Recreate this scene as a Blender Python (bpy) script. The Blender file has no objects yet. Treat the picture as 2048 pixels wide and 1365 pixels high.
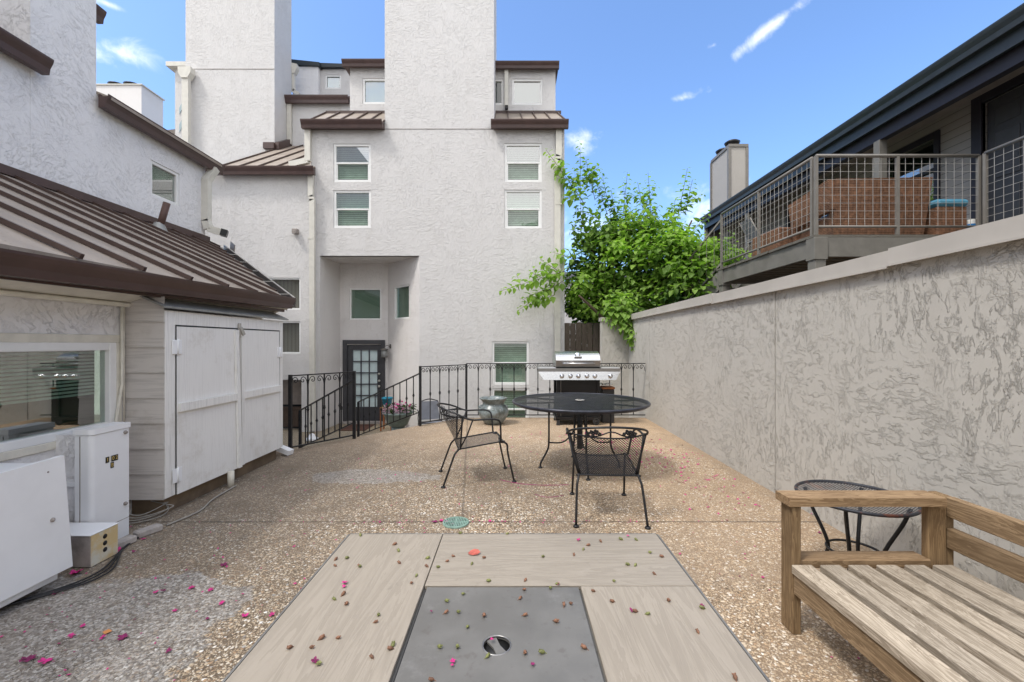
import bpy, math, random
from mathutils import Vector, Matrix, noise as mnoise
random.seed(7)
S = bpy.context.scene
COL = S.collection
R = math.radians
FPX, CX, HY, HC = 860.0, 1024.0, 687.0, 1.30        # focal length in px of a 2048 px wide picture, centre, horizon, eye height

# ------------------------------------------------------------------ camera
cam = bpy.data.cameras.new('camera'); camo = bpy.data.objects.new('camera', cam); COL.objects.link(camo)
camo.location = (0, 0, HC); camo.rotation_euler = (R(90), 0, 0)
cam.sensor_width = 36.0; cam.lens = FPX / 2048 * 36.0
cam.shift_y = (HY - 682.5) / 2048
cam.clip_start = 0.02; cam.clip_end = 2000
S.camera = camo

# ------------------------------------------------------------------ sky, sun, exposure
SUN = Vector((-0.52, -0.36, 1.0)).normalized()
SKY_STRENGTH = 0.15
SUN_STRENGTH = 1.2
S.view_settings.view_transform = 'Standard'; S.view_settings.look = 'None'
S.view_settings.exposure = 1.2; S.view_settings.gamma = 1.0
w = bpy.data.worlds.new("World"); S.world = w; w.use_nodes = True
nt = w.node_tree; nt.nodes.clear()
sky = nt.nodes.new('ShaderNodeTexSky'); sky.sky_type = 'NISHITA'; sky.sun_disc = False
sky.sun_elevation = math.asin(SUN.z); sky.sun_rotation = R(235)
sky.air_density = 1.0; sky.dust_density = 2.2; sky.ozone_density = 2.0
bg = nt.nodes.new('ShaderNodeBackground'); bg.inputs['Strength'].default_value = SKY_STRENGTH
wo = nt.nodes.new('ShaderNodeOutputWorld')
tc = nt.nodes.new('ShaderNodeTexCoord')
def wmath(op, a, b=None, c=None):
    n = nt.nodes.new('ShaderNodeMath'); n.operation = op
    for i, v in enumerate((a, b, c)):
        if v is None: continue
        if isinstance(v, (int, float)): n.inputs[i].default_value = v
        else: nt.links.new(v, n.inputs[i])
    return n.outputs[0]
nz = nt.nodes.new('ShaderNodeTexNoise'); nz.inputs['Scale'].default_value = 15; nz.inputs['Detail'].default_value = 7
nz.inputs['Roughness'].default_value = 0.62; nz.inputs['Distortion'].default_value = 0.4
nt.links.new(tc.outputs['Generated'], nz.inputs['Vector'])
def cloud_blob(px, py, rx, ry, rot=0.0):
    d = Vector(((px - CX) / FPX, 1.0, (HY - py) / FPX)); ln = d.length; d.normalize()
    rx = rx / FPX / ln; ry = ry / FPX / ln
    s = nt.nodes.new('ShaderNodeVectorMath'); s.operation = 'SUBTRACT'
    nt.links.new(tc.outputs['Generated'], s.inputs[0]); s.inputs[1].default_value = d
    r_ = nt.nodes.new('ShaderNodeVectorRotate'); r_.rotation_type = 'Y_AXIS'; r_.inputs['Angle'].default_value = rot
    nt.links.new(s.outputs[0], r_.inputs['Vector'])
    m = nt.nodes.new('ShaderNodeVectorMath'); m.operation = 'MULTIPLY'; m.inputs[1].default_value = (1 / rx, 1 / rx, 1 / ry)
    nt.links.new(r_.outputs[0], m.inputs[0])
    l = nt.nodes.new('ShaderNodeVectorMath'); l.operation = 'LENGTH'; nt.links.new(m.outputs[0], l.inputs[0])
    g = wmath('SUBTRACT', 1.0, l.outputs['Value'])
    g = wmath('MULTIPLY_ADD', wmath('SUBTRACT', nz.outputs['Fac'], 0.5), 4.2, g)
    n = nt.nodes.new('ShaderNodeMapRange'); n.interpolation_type = 'SMOOTHSTEP'
    n.inputs['From Min'].default_value = 0.0; n.inputs['From Max'].default_value = 1.6
    nt.links.new(g, n.inputs['Value'])
    return n.outputs[0]
tot = None
for a in [(240, 106, 62, 22, 0), (1545, 52, 84, 12, 0.5), (1162, 284, 34, 20, 0), (1400, 408, 60, 46, 0),
          (1180, 470, 110, 60, 0), (1370, 195, 50, 10, 0), (1425, 92, 22, 8, 0), (215, 8, 30, 6, 0)]:
    b = cloud_blob(*a)
    tot = b if tot is None else wmath('MAXIMUM', tot, b)
# broken cloud behind (mirrored in panes) and overhead, unseen, added to lift fill light
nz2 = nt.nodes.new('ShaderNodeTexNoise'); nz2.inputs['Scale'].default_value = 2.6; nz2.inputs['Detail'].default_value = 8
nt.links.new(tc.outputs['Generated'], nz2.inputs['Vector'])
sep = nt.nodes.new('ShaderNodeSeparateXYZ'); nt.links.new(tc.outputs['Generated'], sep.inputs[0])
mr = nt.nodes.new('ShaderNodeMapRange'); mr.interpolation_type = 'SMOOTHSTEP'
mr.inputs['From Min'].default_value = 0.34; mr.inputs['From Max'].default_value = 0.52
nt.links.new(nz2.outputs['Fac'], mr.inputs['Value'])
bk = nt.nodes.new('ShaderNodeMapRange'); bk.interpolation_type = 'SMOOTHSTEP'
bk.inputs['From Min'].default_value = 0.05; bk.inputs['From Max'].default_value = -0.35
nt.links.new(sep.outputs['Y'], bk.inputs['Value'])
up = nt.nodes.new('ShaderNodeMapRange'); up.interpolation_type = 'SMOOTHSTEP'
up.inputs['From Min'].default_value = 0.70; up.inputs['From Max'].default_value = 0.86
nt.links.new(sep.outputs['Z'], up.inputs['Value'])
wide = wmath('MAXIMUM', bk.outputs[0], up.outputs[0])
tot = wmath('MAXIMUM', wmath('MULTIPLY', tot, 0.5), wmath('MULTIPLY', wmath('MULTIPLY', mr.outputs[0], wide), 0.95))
hs = nt.nodes.new('ShaderNodeMix'); hs.data_type = 'RGBA'; hs.blend_type = 'MULTIPLY'; hs.inputs['Factor'].default_value = 1.0
nt.links.new(sky.outputs[0], hs.inputs['A']); hs.inputs['B'].default_value = (.66, .80, .96, 1)
SKYTINT = hs
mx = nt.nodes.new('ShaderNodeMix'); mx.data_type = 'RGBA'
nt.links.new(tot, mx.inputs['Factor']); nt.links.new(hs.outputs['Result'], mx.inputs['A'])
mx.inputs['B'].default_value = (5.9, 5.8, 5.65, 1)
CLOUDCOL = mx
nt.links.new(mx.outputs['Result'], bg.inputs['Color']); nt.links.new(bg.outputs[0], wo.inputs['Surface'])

sun = bpy.data.lights.new('sun', 'SUN'); so = bpy.data.objects.new('sun', sun); COL.objects.link(so)
sun.energy = SUN_STRENGTH; sun.angle = R(11); sun.color = (1.0, 0.95, 0.88)
so.rotation_euler = SUN.to_track_quat('Z', 'Y').to_euler(); so.location = (-10, -10, 20)

# ------------------------------------------------------------------ material helpers
class G:
    def __init__(s, name):
        s.m = bpy.data.materials.new(name); s.m.use_nodes = True
        s.t = s.m.node_tree; s.t.nodes.clear()
        s.o = s.t.nodes.new('ShaderNodeOutputMaterial')
        s.c = s.t.nodes.new('ShaderNodeTexCoord')
    def lk(s, v, sock):
        if v is None: return
        if hasattr(v, 'is_linked') or isinstance(v, bpy.types.NodeSocket): s.t.links.new(v, sock)
        else:
            if isinstance(v, (tuple, list)) and len(v) == 3 and sock.type == 'RGBA': v = (*v, 1)
            sock.default_value = v
    def n(s, typ, ins=None, **kw):
        nd = s.t.nodes.new(typ)
        for k, v in kw.items(): setattr(nd, k, v)
        for k, v in (ins or {}).items(): s.lk(v, nd.inputs[k])
        return nd
    def co(s, scale=(1, 1, 1), rot=(0, 0, 0), loc=(0, 0, 0)):
        return s.n('ShaderNodeMapping', {'Vector': s.c.outputs['Object'], 'Scale': scale, 'Rotation': rot, 'Location': loc}).outputs[0]
    def noise(s, scale, detail=4, rough=.5, vec=None, dist=0.0, col=False):
        nd = s.n('ShaderNodeTexNoise', {'Vector': vec or s.co(), 'Scale': scale, 'Detail': detail, 'Roughness': rough, 'Distortion': dist})
        return nd.outputs['Color' if col else 'Fac']
    def vor(s, scale, vec=None, feature='F1', out='Distance', rnd=1.0):
        nd = s.n('ShaderNodeTexVoronoi', feature=feature); s.lk(vec or s.co(), nd.inputs['Vector'])
        nd.inputs['Scale'].default_value = scale; nd.inputs['Randomness'].default_value = rnd
        return nd.outputs[out]
    def ma(s, op, a, b=None, c=None, clamp=False):
        nd = s.n('ShaderNodeMath', operation=op); nd.use_clamp = clamp
        for i, v in enumerate((a, b, c)):
            if v is not None: s.lk(v, nd.inputs[i])
        return nd.outputs[0]
    def mr(s, v, a, b, c=0.0, d=1.0, smooth=True):
        nd = s.n('ShaderNodeMapRange'); nd.interpolation_type = 'SMOOTHSTEP' if smooth else 'LINEAR'
        s.lk(v, nd.inputs['Value'])
        for k, x in zip(('From Min', 'From Max', 'To Min', 'To Max'), (a, b, c, d)): nd.inputs[k].default_value = x
        return nd.outputs[0]
    def mix(s, f, a, b, blend='MIX'):
        nd = s.n('ShaderNodeMix', data_type='RGBA', blend_type=blend)
        s.lk(f, nd.inputs['Factor']); s.lk(a, nd.inputs['A']); s.lk(b, nd.inputs['B'])
        return nd.outputs['Result']
    def ramp(s, f, stops):
        nd = s.n('ShaderNodeValToRGB'); s.lk(f, nd.inputs[0])
        e = nd.color_ramp.elements
        while len(e) < len(stops): e.new(.5)
        for k, (p, c) in zip(e, stops): k.position = p; k.color = (*c, 1)
        return nd.outputs[0]
    def bump(s, h, strength=.5, dist=.01, normal=None):
        nd = s.n('ShaderNodeBump', {'Height': h, 'Strength': strength, 'Distance': dist})
        if normal: s.lk(normal, nd.inputs['Normal'])
        return nd.outputs[0]
    def pr(s, color, rough=.6, metal=0.0, normal=None, spec=.4, **kw):
        nd = s.n('ShaderNodeBsdfPrincipled')
        s.lk(color, nd.inputs['Base Color']); s.lk(rough, nd.inputs['Roughness']); s.lk(metal, nd.inputs['Metallic'])
        s.lk(spec, nd.inputs['Specular IOR Level'])
        for k, v in kw.items(): s.lk(v, nd.inputs[k.replace('_', ' ')])
        if normal: s.lk(normal, nd.inputs['Normal'])
        s.t.links.new(nd.outputs[0], s.o.inputs['Surface'])
        return s.m

def simple(name, col, rough=.6, metal=0, var=.12, scale=9, bs=.0, bscale=60, spec=.4):
    g = G(name); f = g.noise(scale, 5, .6)
    c = g.mix(g.mr(f, .3, .7), tuple(x * (1 - var) for x in col), tuple(min(1, x * (1 + var)) for x in col))
    nm = g.bump(g.noise(bscale, 3), bs, .004) if bs else None
    return g.pr(c, g.mr(f, .2, .8, rough * .85, min(1, rough * 1.15)), metal, nm, spec)

def stucco(name, col, dirt, scale=1.0, strength=.55, coarse=1.0, rot=(0, 0, 0), lo=.15, fl=.45, th=.535):
    g = G(name)
    v = g.co((1, 1, 1), rot)
    warp = g.noise(2.2 * scale, 2, .5, v, 0, True)
    vv = g.n('ShaderNodeVectorMath', {0: v, 1: g.n('ShaderNodeVectorMath', {0: warp, 1: (.16, .16, .16)}, operation='MULTIPLY').outputs[0]}, operation='ADD').outputs[0]
    n1 = g.noise(11 * scale, 6, .62, vv, .15)
    n2 = g.noise(8 * scale, 7, .66, g.n('ShaderNodeMapping', {'Vector': vv, 'Scale': (1, 1, 1.7), 'Location': (3.1, 7.7, 1.3)}).outputs[0], .2)
    # trowel marks: ragged flakes dragged in changing directions, with smooth floated areas between
    def drag(sx, sz, loc, thr):
        m = g.n('ShaderNodeMapping', {'Vector': vv, 'Scale': (sx * scale, sx * scale, sz * scale), 'Location': loc}).outputs[0]
        n = g.noise(1.0, 6, .68, m, .25)
        return g.ma('ADD', g.mr(n, thr, thr + .035), g.mr(g.ma('ABSOLUTE', g.ma('SUBTRACT', n, thr)), .03, .0, 0, .5))
    pm_ = g.mr(g.noise(1.3 * scale, 3, .6, v), .44, .56)
    m1 = g.mr(g.noise(3.0 * scale, 3, .6, v), .34, .54, lo, 1); m2 = g.mr(g.noise(2.6 * scale, 3, .6, g.co((1, 1, 1), rot, (5, 2, 9))), .36, .58, lo, 1)
    fH = g.ma('MULTIPLY', drag(9, 24, (1.7, 3.3, 5.1), th), m1); fV = g.ma('MULTIPLY', drag(24, 10, (7.7, .3, 2.1), th), m2)
    fD = g.ma('MULTIPLY', drag(15, 15, (4.7, 6.3, 8.1), th + .035), m2)
    h = g.ma('ADD', g.ma('ADD', g.ma('MULTIPLY', fH, pm_), g.ma('MULTIPLY', fV, g.ma('SUBTRACT', 1.0, pm_))), g.ma('MULTIPLY', fD, .6))
    h = g.ma('MULTIPLY_ADD', n1, fl * 2, h)
    h = g.ma('MULTIPLY_ADD', g.noise(70 * scale, 4, .6), fl * .8, h)
    # colour: rain streaks, blotches, small chips
    st = g.noise(1.0, 5, .65, g.co((3.5, 3.5, .35)))
    bl = g.noise(.8, 6, .65)
    c = g.mix(g.mr(st, .5, .8, 0, .38), col, dirt)
    c = g.mix(g.mr(bl, .52, .78, 0, .3), c, tuple(x * .9 for x in dirt))
    chips = g.ma('MULTIPLY', g.mr(g.noise(38, 2, .5), .70, .74), g.mr(g.noise(1.7, 2), .5, .62))
    c = g.mix(g.ma('MULTIPLY', chips, .45), c, (.22, .2, .19))
    return g.pr(c, .88, 0, g.bump(h, strength, .0032 * coarse), .25)

M = {}
M['stucco_main'] = stucco('white stucco', (.64, .627, .618), (.545, .527, .505), 1.25, .85, 1.5, (0, 0, 0), .45, .8)
M['stucco_left'] = stucco('white trowelled stucco', (.78, .77, .775), (.66, .64, .62), .95, .9, 1.5, (.8, .3, 0), .35, .4)
M['stucco_alcove'] = stucco('entry stucco', (.68, .655, .64), (.54, .50, .46), 1.25, .85, 1.5, (0, 0, 0), .45, .8)
M['stucco_grey'] = stucco('grey skip trowel stucco', (.50, .475, .43), (.425, .40, .36), 1.0, 1.0, 1.75, (0, 0, 0), .3, .2, .555)
M['stucco_far'] = stucco('far stucco', (.72, .70, .69), (.6, .56, .52), 1.0, .3)
M['brown_metal'] = simple('brown gutter metal', (.075, .045, .040), .38, 0, .12, 5)
def roofmat(name, c0, c1):
    g = G(name); st = g.noise(6, 5, .6, g.co((.35, 1.2, 1)))
    sp = g.noise(55, 2, .5)
    c = g.mix(g.mr(st, .3, .72), c0, c1)
    c = g.mix(g.mr(sp, .64, .7, 0, .5), c, (.11, .075, .06))
    return g.pr(c, g.mr(st, .3, .7, .42, .6), .0, g.bump(g.noise(3, 2), .15, .01), .45)
M['roof'] = roofmat('tan standing seam metal', (.25, .205, .165), (.33, .28, .235))
M['seam'] = simple('roof seam', (.07, .045, .038), .45)
M['downspout'] = simple('cream downspout', (.62, .60, .54), .45, 0, .05)
M['vinyl'] = simple('white vinyl frame', (.78, .78, .77), .35, 0, .03)
M['cream_trim'] = simple('cream trim', (.66, .63, .55), .6, 0, .08, 12, .1)
M['charcoal'] = simple('charcoal paint', (.055, .055, .06), .45, 0, .1)
M['black_iron'] = simple('black wrought iron', (.018, .018, .02), .42, .3, .3, 30, .15, 120, .5)
M['mesh_iron'] = simple('black expanded metal', (.035, .035, .04), .4, .4, .3, 30)
M['table_mesh'] = simple('blue black expanded metal', (.04, .042, .055), .35, .4, .4, 14)
M['grey_sling'] = simple('grey mesh sling', (.22, .23, .26), .6)
M['rust_mesh'] = None
M['dark_metal'] = simple('black enamel', (.012, .012, .013), .35, .2)
M['plastic_black'] = simple('black plastic', (.03, .03, .032), .6)
M['rubber'] = simple('dark rubber', (.03, .03, .03), .8)
M['taupe_paint'] = simple('taupe painted wood', (.17, .16, .14), .6, 0, .12, 6, .2, 40)
M['taupe_rail'] = simple('taupe painted steel', (.19, .175, .155), .5, 0, .08)
M['wire'] = simple('galvanised wire', (.42, .40, .37), .45, .3)
M['roof_edge'] = simple('slate blue fascia', (.028, .036, .042), .4, 0, .1)
M['beam'] = simple('dark beam', (.022, .02, .028), .5)
M['soffit'] = simple('soffit board', (.27, .235, .21), .7)
M['shingle'] = simple('dark shingle', (.06, .058, .055), .9, 0, .3, 20, .4, 30)
M['cap_metal'] = simple('wall cap metal', (.46, .43, .39), .42, 0, .05, 3)
M['under_deck'] = simple('underdeck boards', (.16, .115, .075), .8, 0, .3, 5, .2, 30)
M['white_box'] = simple('white enamel box', (.80, .81, .83), .35, 0, .03, 4)
M['dirty_grey'] = simple('dirty grey metal', (.28, .25, .23), .6, 0, .25, 12)
M['white_plain'] = simple('white sheet', (.83, .84, .86), .4, 0, .03, 4)
M['concrete'] = simple('pale concrete', (.36, .33, .31), .9, 0, .2, 20, .4, 80)
M['brass'] = simple('brushed nickel', (.6, .58, .54), .3, .9)
M['chrome'] = simple('chrome', (.75, .75, .76), .16, 1.0, .04)
M['orange_pot'] = simple('orange glaze', (.55, .22, .07), .4)
M['teal_pot'] = simple('teal glaze', (.02, .17, .26), .25, 0, .3, 20)
M['sage_pot'] = simple('sage glaze', (.20, .25, .235), .35, 0, .2, 10)
M['stand_wood'] = simple('orange brown stand', (.32, .12, .045), .6)
M['doormat'] = simple('brown doormat', (.09, .04, .028), .95, 0, .3, 60)
M['blue_fabric'] = simple('sky blue cushion', (.10, .30, .42), .85, 0, .1, 30)
M['pebble_grey'] = None
M['drain_green'] = simple('pale green plastic', (.20, .31, .26), .6, 0, .2, 25)
M['pink'] = simple('magenta petal', (.50, .025, .19), .6, 0, .35, 60)
M['purple'] = simple('dark wilted petal', (.20, .015, .09), .7, 0, .4, 60)
M['bud_green'] = simple('green bud', (.18, .19, .065), .6, 0, .4, 90)
M['bud_brown'] = simple('brown bud', (.20, .10, .06), .7, 0, .4, 90)
M['red_leaf'] = simple('red leaf', (.45, .10, .07), .5, 0, .3, 40)
M['lamp_glass'] = simple('grey lamp glass', (.30, .31, .31), .2)
M['lamp_metal'] = simple('pewter lamp metal', (.14, .13, .12), .4, .6)
M['cable'] = simple('pale cable', (.30, .285, .26), .6)
M['cable_dark'] = simple('dark cable', (.02, .02, .022), .6)
M['tile_black'] = simple('black sticker', (.015, .015, .015), .5)
M['gold'] = simple('gold lettering', (.55, .40, .13), .4)
M['olive_room'] = simple('dim olive room', (.05, .055, .042), .9)
M['dark_room'] = simple('dim room', (.035, .04, .042), .9)
M['curtain_brown'] = None
M['petunia'] = simple('pale lilac flower', (.62, .42, .52), .7, 0, .4, 80)
M['plaster_dark'] = simple('vent pipe rust', (.10, .055, .045), .6)
M['lead_dark'] = simple('dark grey gutter', (.10, .09, .085), .5)
M['lead'] = simple('lead flashing', (.30, .30, .29), .5, .4)
M['tub_white'] = simple('white tub', (.75, .75, .72), .5)
M['tub_blue'] = simple('blue tub label', (.02, .16, .42), .4)

def vec_stripes(g, axis, pitch, lo, hi):
    sp = g.n('ShaderNodeSeparateXYZ', {0: g.c.outputs['Object']})
    f = g.ma('FRACT', g.ma('DIVIDE', sp.outputs[axis], pitch))
    return g.mr(f, lo, hi)
g = G('brown vertical curtain'); f = vec_stripes(g, 'X', .085, .0, 1)
M['curtain_brown'] = g.pr(g.mix(f, (.13, .11, .095), (.20, .175, .15)), .9)
# timber
def wood(name, c0, c1, along='Y', scale=1.0, rough=.75, knots=True, grain=1.0):
    g = G(name)
    sc = {'X': (1.2, 14, 14), 'Y': (14, 1.2, 14), 'Z': (14, 14, 1.2)}[along]
    v = g.co(tuple(x * scale for x in sc))
    oi = g.n('ShaderNodeObjectInfo').outputs['Random']
    v = g.n('ShaderNodeVectorMath', {0: v, 1: g.n('ShaderNodeCombineXYZ', {0: g.ma('MULTIPLY', oi, 37), 1: g.ma('MULTIPLY', oi, 91), 2: oi}).outputs[0]}, operation='ADD').outputs[0]
    n = g.noise(1.6, 5, .6, v, 1.6); fine = g.noise(7, 4, .7, v, .3)
    rings = g.ma('FRACT', g.ma('MULTIPLY', n, 7))
    rr = g.ma('MULTIPLY_ADD', g.mr(rings, .0, .9), .6, g.ma('MULTIPLY', fine, .5))
    c = g.mix(g.ma('MULTIPLY', rr, grain, None, True), c1, c0)
    c = g.mix(g.mr(g.noise(1.1, 4, .6), .5, .75, 0, .35), c, tuple(x * .62 for x in c0)); c = g.mix(g.mr(g.noise(7, 7, .8), .60, .74, 0, .5), c, tuple(x * .5 for x in c0))
    if knots:
        kv = g.co({'X': (3, 9, 9), 'Y': (9, 3, 9), 'Z': (9, 9, 3)}[along], (0, 0, 0), (.3, .1, .2))
        k = g.mr(g.vor(.55, kv), .16, .05)
        c = g.mix(g.ma('MULTIPLY', k, .7), c, (.06, .035, .02))
    c = g.mix(1.0, c, g.ramp(oi, [(0, (.86, .86, .86)), (1, (1.1, 1.08, 1.05))]), 'MULTIPLY')
    return g.pr(c, rough, 0, g.bump(rr, .35, .003), .3)
M['bench_top'] = wood('weathered bench timber', (.22, .18, .135), (.56, .49, .40), 'Y')
M['bench_x'] = wood('brown bench timber', (.17, .105, .055), (.40, .28, .165), 'X')
M['bench_y'] = wood('brown bench rail timber', (.17, .11, .06), (.42, .30, .18), 'Y')
M['bench_z'] = wood('brown bench post timber', (.14, .085, .042), (.35, .24, .13), 'Z')
M['plank_x'] = wood('greige tile plank across', (.265, .232, .192), (.335, .296, .248), 'X', .6, .45, False, 1.0)
M['plank_y'] = wood('greige tile plank along', (.265, .232, .192), (.335, .296, .248), 'Y', .6, .45, False, 1.0)
M['fence_wood'] = wood('grey brown fence board', (.075, .06, .048), (.16, .13, .105), 'Z')
M['gate_wood'] = wood('brown gate board', (.07, .05, .04), (.15, .11, .085), 'Z')
M['deck_wood'] = wood('taupe deck board', (.12, .11, .09), (.2, .185, .16), 'X')
def paintwood(name, col, along='Z', k=1.0):
    g = G(name); v = g.co({'Z': (75, 75, 2.2), 'X': (1.5, 30, 30)}[along]); n = g.noise(1.5, 5, .6, v, .6)
    c = g.mix(g.mr(n, .36, .52, .0, 1), tuple(x * (1 - .16 * k) for x in col), col)
    c = g.mix(g.mr(g.noise(2.4, 6, .75), .52, .72, 0, .5), c, tuple(x * k2 for x, k2 in zip(col, (.68, .64, .58))))
    ch = g.mr(g.noise(9, 5, .8, g.co({'Z': (4, 4, .8), 'X': (.8, 4, 4)}[along])), .70, .73, 0, .8)
    c = g.mix(ch, c, (.17, .14, .11))
    return g.pr(c, .6, 0, g.bump(n, .3, .003 * k), .35)
M['shed_white'] = paintwood('weathered white paint', (.80, .79, .775), 'Z', .5)
M['shed_trim'] = paintwood('weathered white trim', (.80, .79, .77))
M['siding'] = paintwood('warm grey siding', (.58, .545, .515), 'X')
g = G('steel brushed'); n = g.noise(3, 3, .5, g.co((2, 60, 60)))
M['steel'] = g.pr(g.mix(n, (.52, .52, .52), (.68, .68, .69)), g.mr(n, .3, .7, .22, .36), 1.0)
g = G('dark steel band'); n = g.noise(3, 3, .5, g.co((2, 60, 60)))
M['steel_dark'] = g.pr(g.mix(n, (.28, .27, .26), (.36, .35, .34)), .38, .9)
g = G('grey firepit panel'); n = g.noise(4, 6, .65); s2 = g.noise(22, 4, .7)
c = g.mix(g.mr(n, .35, .7), (.148, .142, .132), (.192, .185, .173)); c = g.mix(g.mr(s2, .58, .70, 0, .5), c, (.12, .105, .095)); c = g.mix(g.mr(g.noise(5, 7, .8), .55, .72, 0, .45), c, (.28, .27, .26))
M['panel'] = g.pr(c, g.mr(n, .3, .7, .38, .52), .2, g.bump(s2, .05, .002))
g = G('yellowed metal'); n = g.noise(7, 5, .7)
M['yellow_metal'] = g.pr(g.mix(g.mr(n, .4, .65), (.60, .46, .24), (.62, .60, .52)), .5)
g = G('mottled glazed urn'); n = g.noise(8, 6, .7); n2 = g.noise(30, 4, .7)
c = g.mix(g.mr(n, .35, .65), (.085, .10, .09), (.23, .27, .28)); c = g.mix(g.mr(n2, .6, .68, 0, .8), c, (.46, .48, .47))
c = g.mix(g.mr(g.noise(5, 3), .62, .7, 0, .7), c, (.10, .075, .05))
M['urn'] = g.pr(c, .3, 0, g.bump(n, .2, .01), .5)
g = G('rusty mesh paint'); n = g.noise(9, 5, .7)
M['rust_mesh'] = g.pr(g.mix(g.mr(n, .55, .66), (.03, .032, .04), (.12, .045, .03)), .5, .2)
g = G('rattan'); n = g.noise(20, 3, .6)
sx = vec_stripes(g, 'Z', .022, .2, .9); sy = g.ma('FRACT', g.ma('DIVIDE', g.n('ShaderNodeSeparateXYZ', {0: g.c.outputs['Object']}).outputs['X'], .05))
hh = g.ma('MULTIPLY_ADD', g.mr(sy, .0, .5), .4, sx)
c = g.mix(g.ma('MULTIPLY', hh, .8), (.08, .038, .022), (.25, .13, .075)); c = g.mix(g.mr(n, .4, .7, 0, .5), c, (.40, .20, .11))
M['rattan'] = g.pr(c, .6, 0, g.bump(hh, .5, .006))
g = G('lap siding'); f = vec_stripes(g, 'Z', .125, .0, .10)
M['lap'] = g.pr(g.mix(f, (.06, .05, .045), g.mix(g.noise(3, 4), (.27, .25, .225), (.32, .295, .265))), .7, 0, g.bump(vec_stripes(g, 'Z', .125, 0, 1), .5, .02))
g = G('chimney panel'); M['chimney_panel'] = g.pr(g.mix(g.noise(3, 5), (.36, .335, .30), (.42, .39, .355)), .8, 0, g.bump(g.noise(60, 3), .2, .004))
# glass
def glass(name, tint, refl, rough=.0):
    g = G(name)
    tr = g.n('ShaderNodeBsdfTransparent', {'Color': tint}); gl = g.n('ShaderNodeBsdfGlossy', {'Color': (1, 1, 1, 1), 'Roughness': rough})
    gl.inputs['Normal']; nb = g.bump(g.noise(1.2, 2), .02, .02); g.lk(nb, gl.inputs['Normal'])
    lw = g.n('ShaderNodeFresnel', {'IOR': 1.5})
    f = g.ma('MULTIPLY', g.ma('MAXIMUM', lw.outputs[0], refl), g.ma('SUBTRACT', 1.0, g.n('ShaderNodeNewGeometry').outputs['Backfacing']))
    m = g.n('ShaderNodeMixShader', {0: f, 1: tr.outputs[0], 2: gl.outputs[0]})
    g.t.links.new(m.outputs[0], g.o.inputs['Surface']); return g.m
M['glass'] = glass('green tinted glass', (.80, .85, .81, 1), .10)
M['glass_mirror'] = glass('reflective glass', (.55, .63, .59, 1), .34)
M['glass_clear'] = glass('clear glass', (.93, .96, .95, 1), .06)
M['glass_mid'] = glass('mid reflective glass', (.70, .80, .73, 1), .32)
M['blind'] = simple('grey green blind', (.52, .58, .53), .7, 0, .1)  # grey-green slat colour with slight random variation
M['blind_white'] = simple('white blind', (.80, .82, .82), .7, 0, .04)
g = G('pale film'); M['film_grey'] = g.pr(g.mix(g.noise(1.5, 3), (.28, .37, .40), (.38, .47, .50)), .3)
g = G('green film'); M['film_green'] = g.pr(g.mix(g.noise(1.5, 3), (.22, .29, .25), (.29, .36, .32)), .3)
# leaves
def leafmat(name, lo, hi):
    g = G(name); at = g.n('ShaderNodeAttribute', attribute_name='tone').outputs['Fac']
    c = g.mix(at, lo, hi)
    d = g.n('ShaderNodeBsdfPrincipled', {'Base Color': c, 'Roughness': .5, 'Specular IOR Level': .25})
    tcol = g.mix(1.0, c, (1.6, 1.9, .8), 'MULTIPLY')
    t = g.n('ShaderNodeBsdfTranslucent', {'Color': tcol})
    m = g.n('ShaderNodeMixShader', {0: .42, 1: d.outputs[0], 2: t.outputs[0]})
    g.t.links.new(m.outputs[0], g.o.inputs['Surface']); return g.m
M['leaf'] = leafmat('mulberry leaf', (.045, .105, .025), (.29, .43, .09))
M['leaf_back'] = leafmat('dark leaf', (.02, .045, .015), (.06, .11, .03))
M['bark'] = simple('brown bark', (.10, .07, .05), .9, 0, .25, 30, .5, 60)
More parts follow.
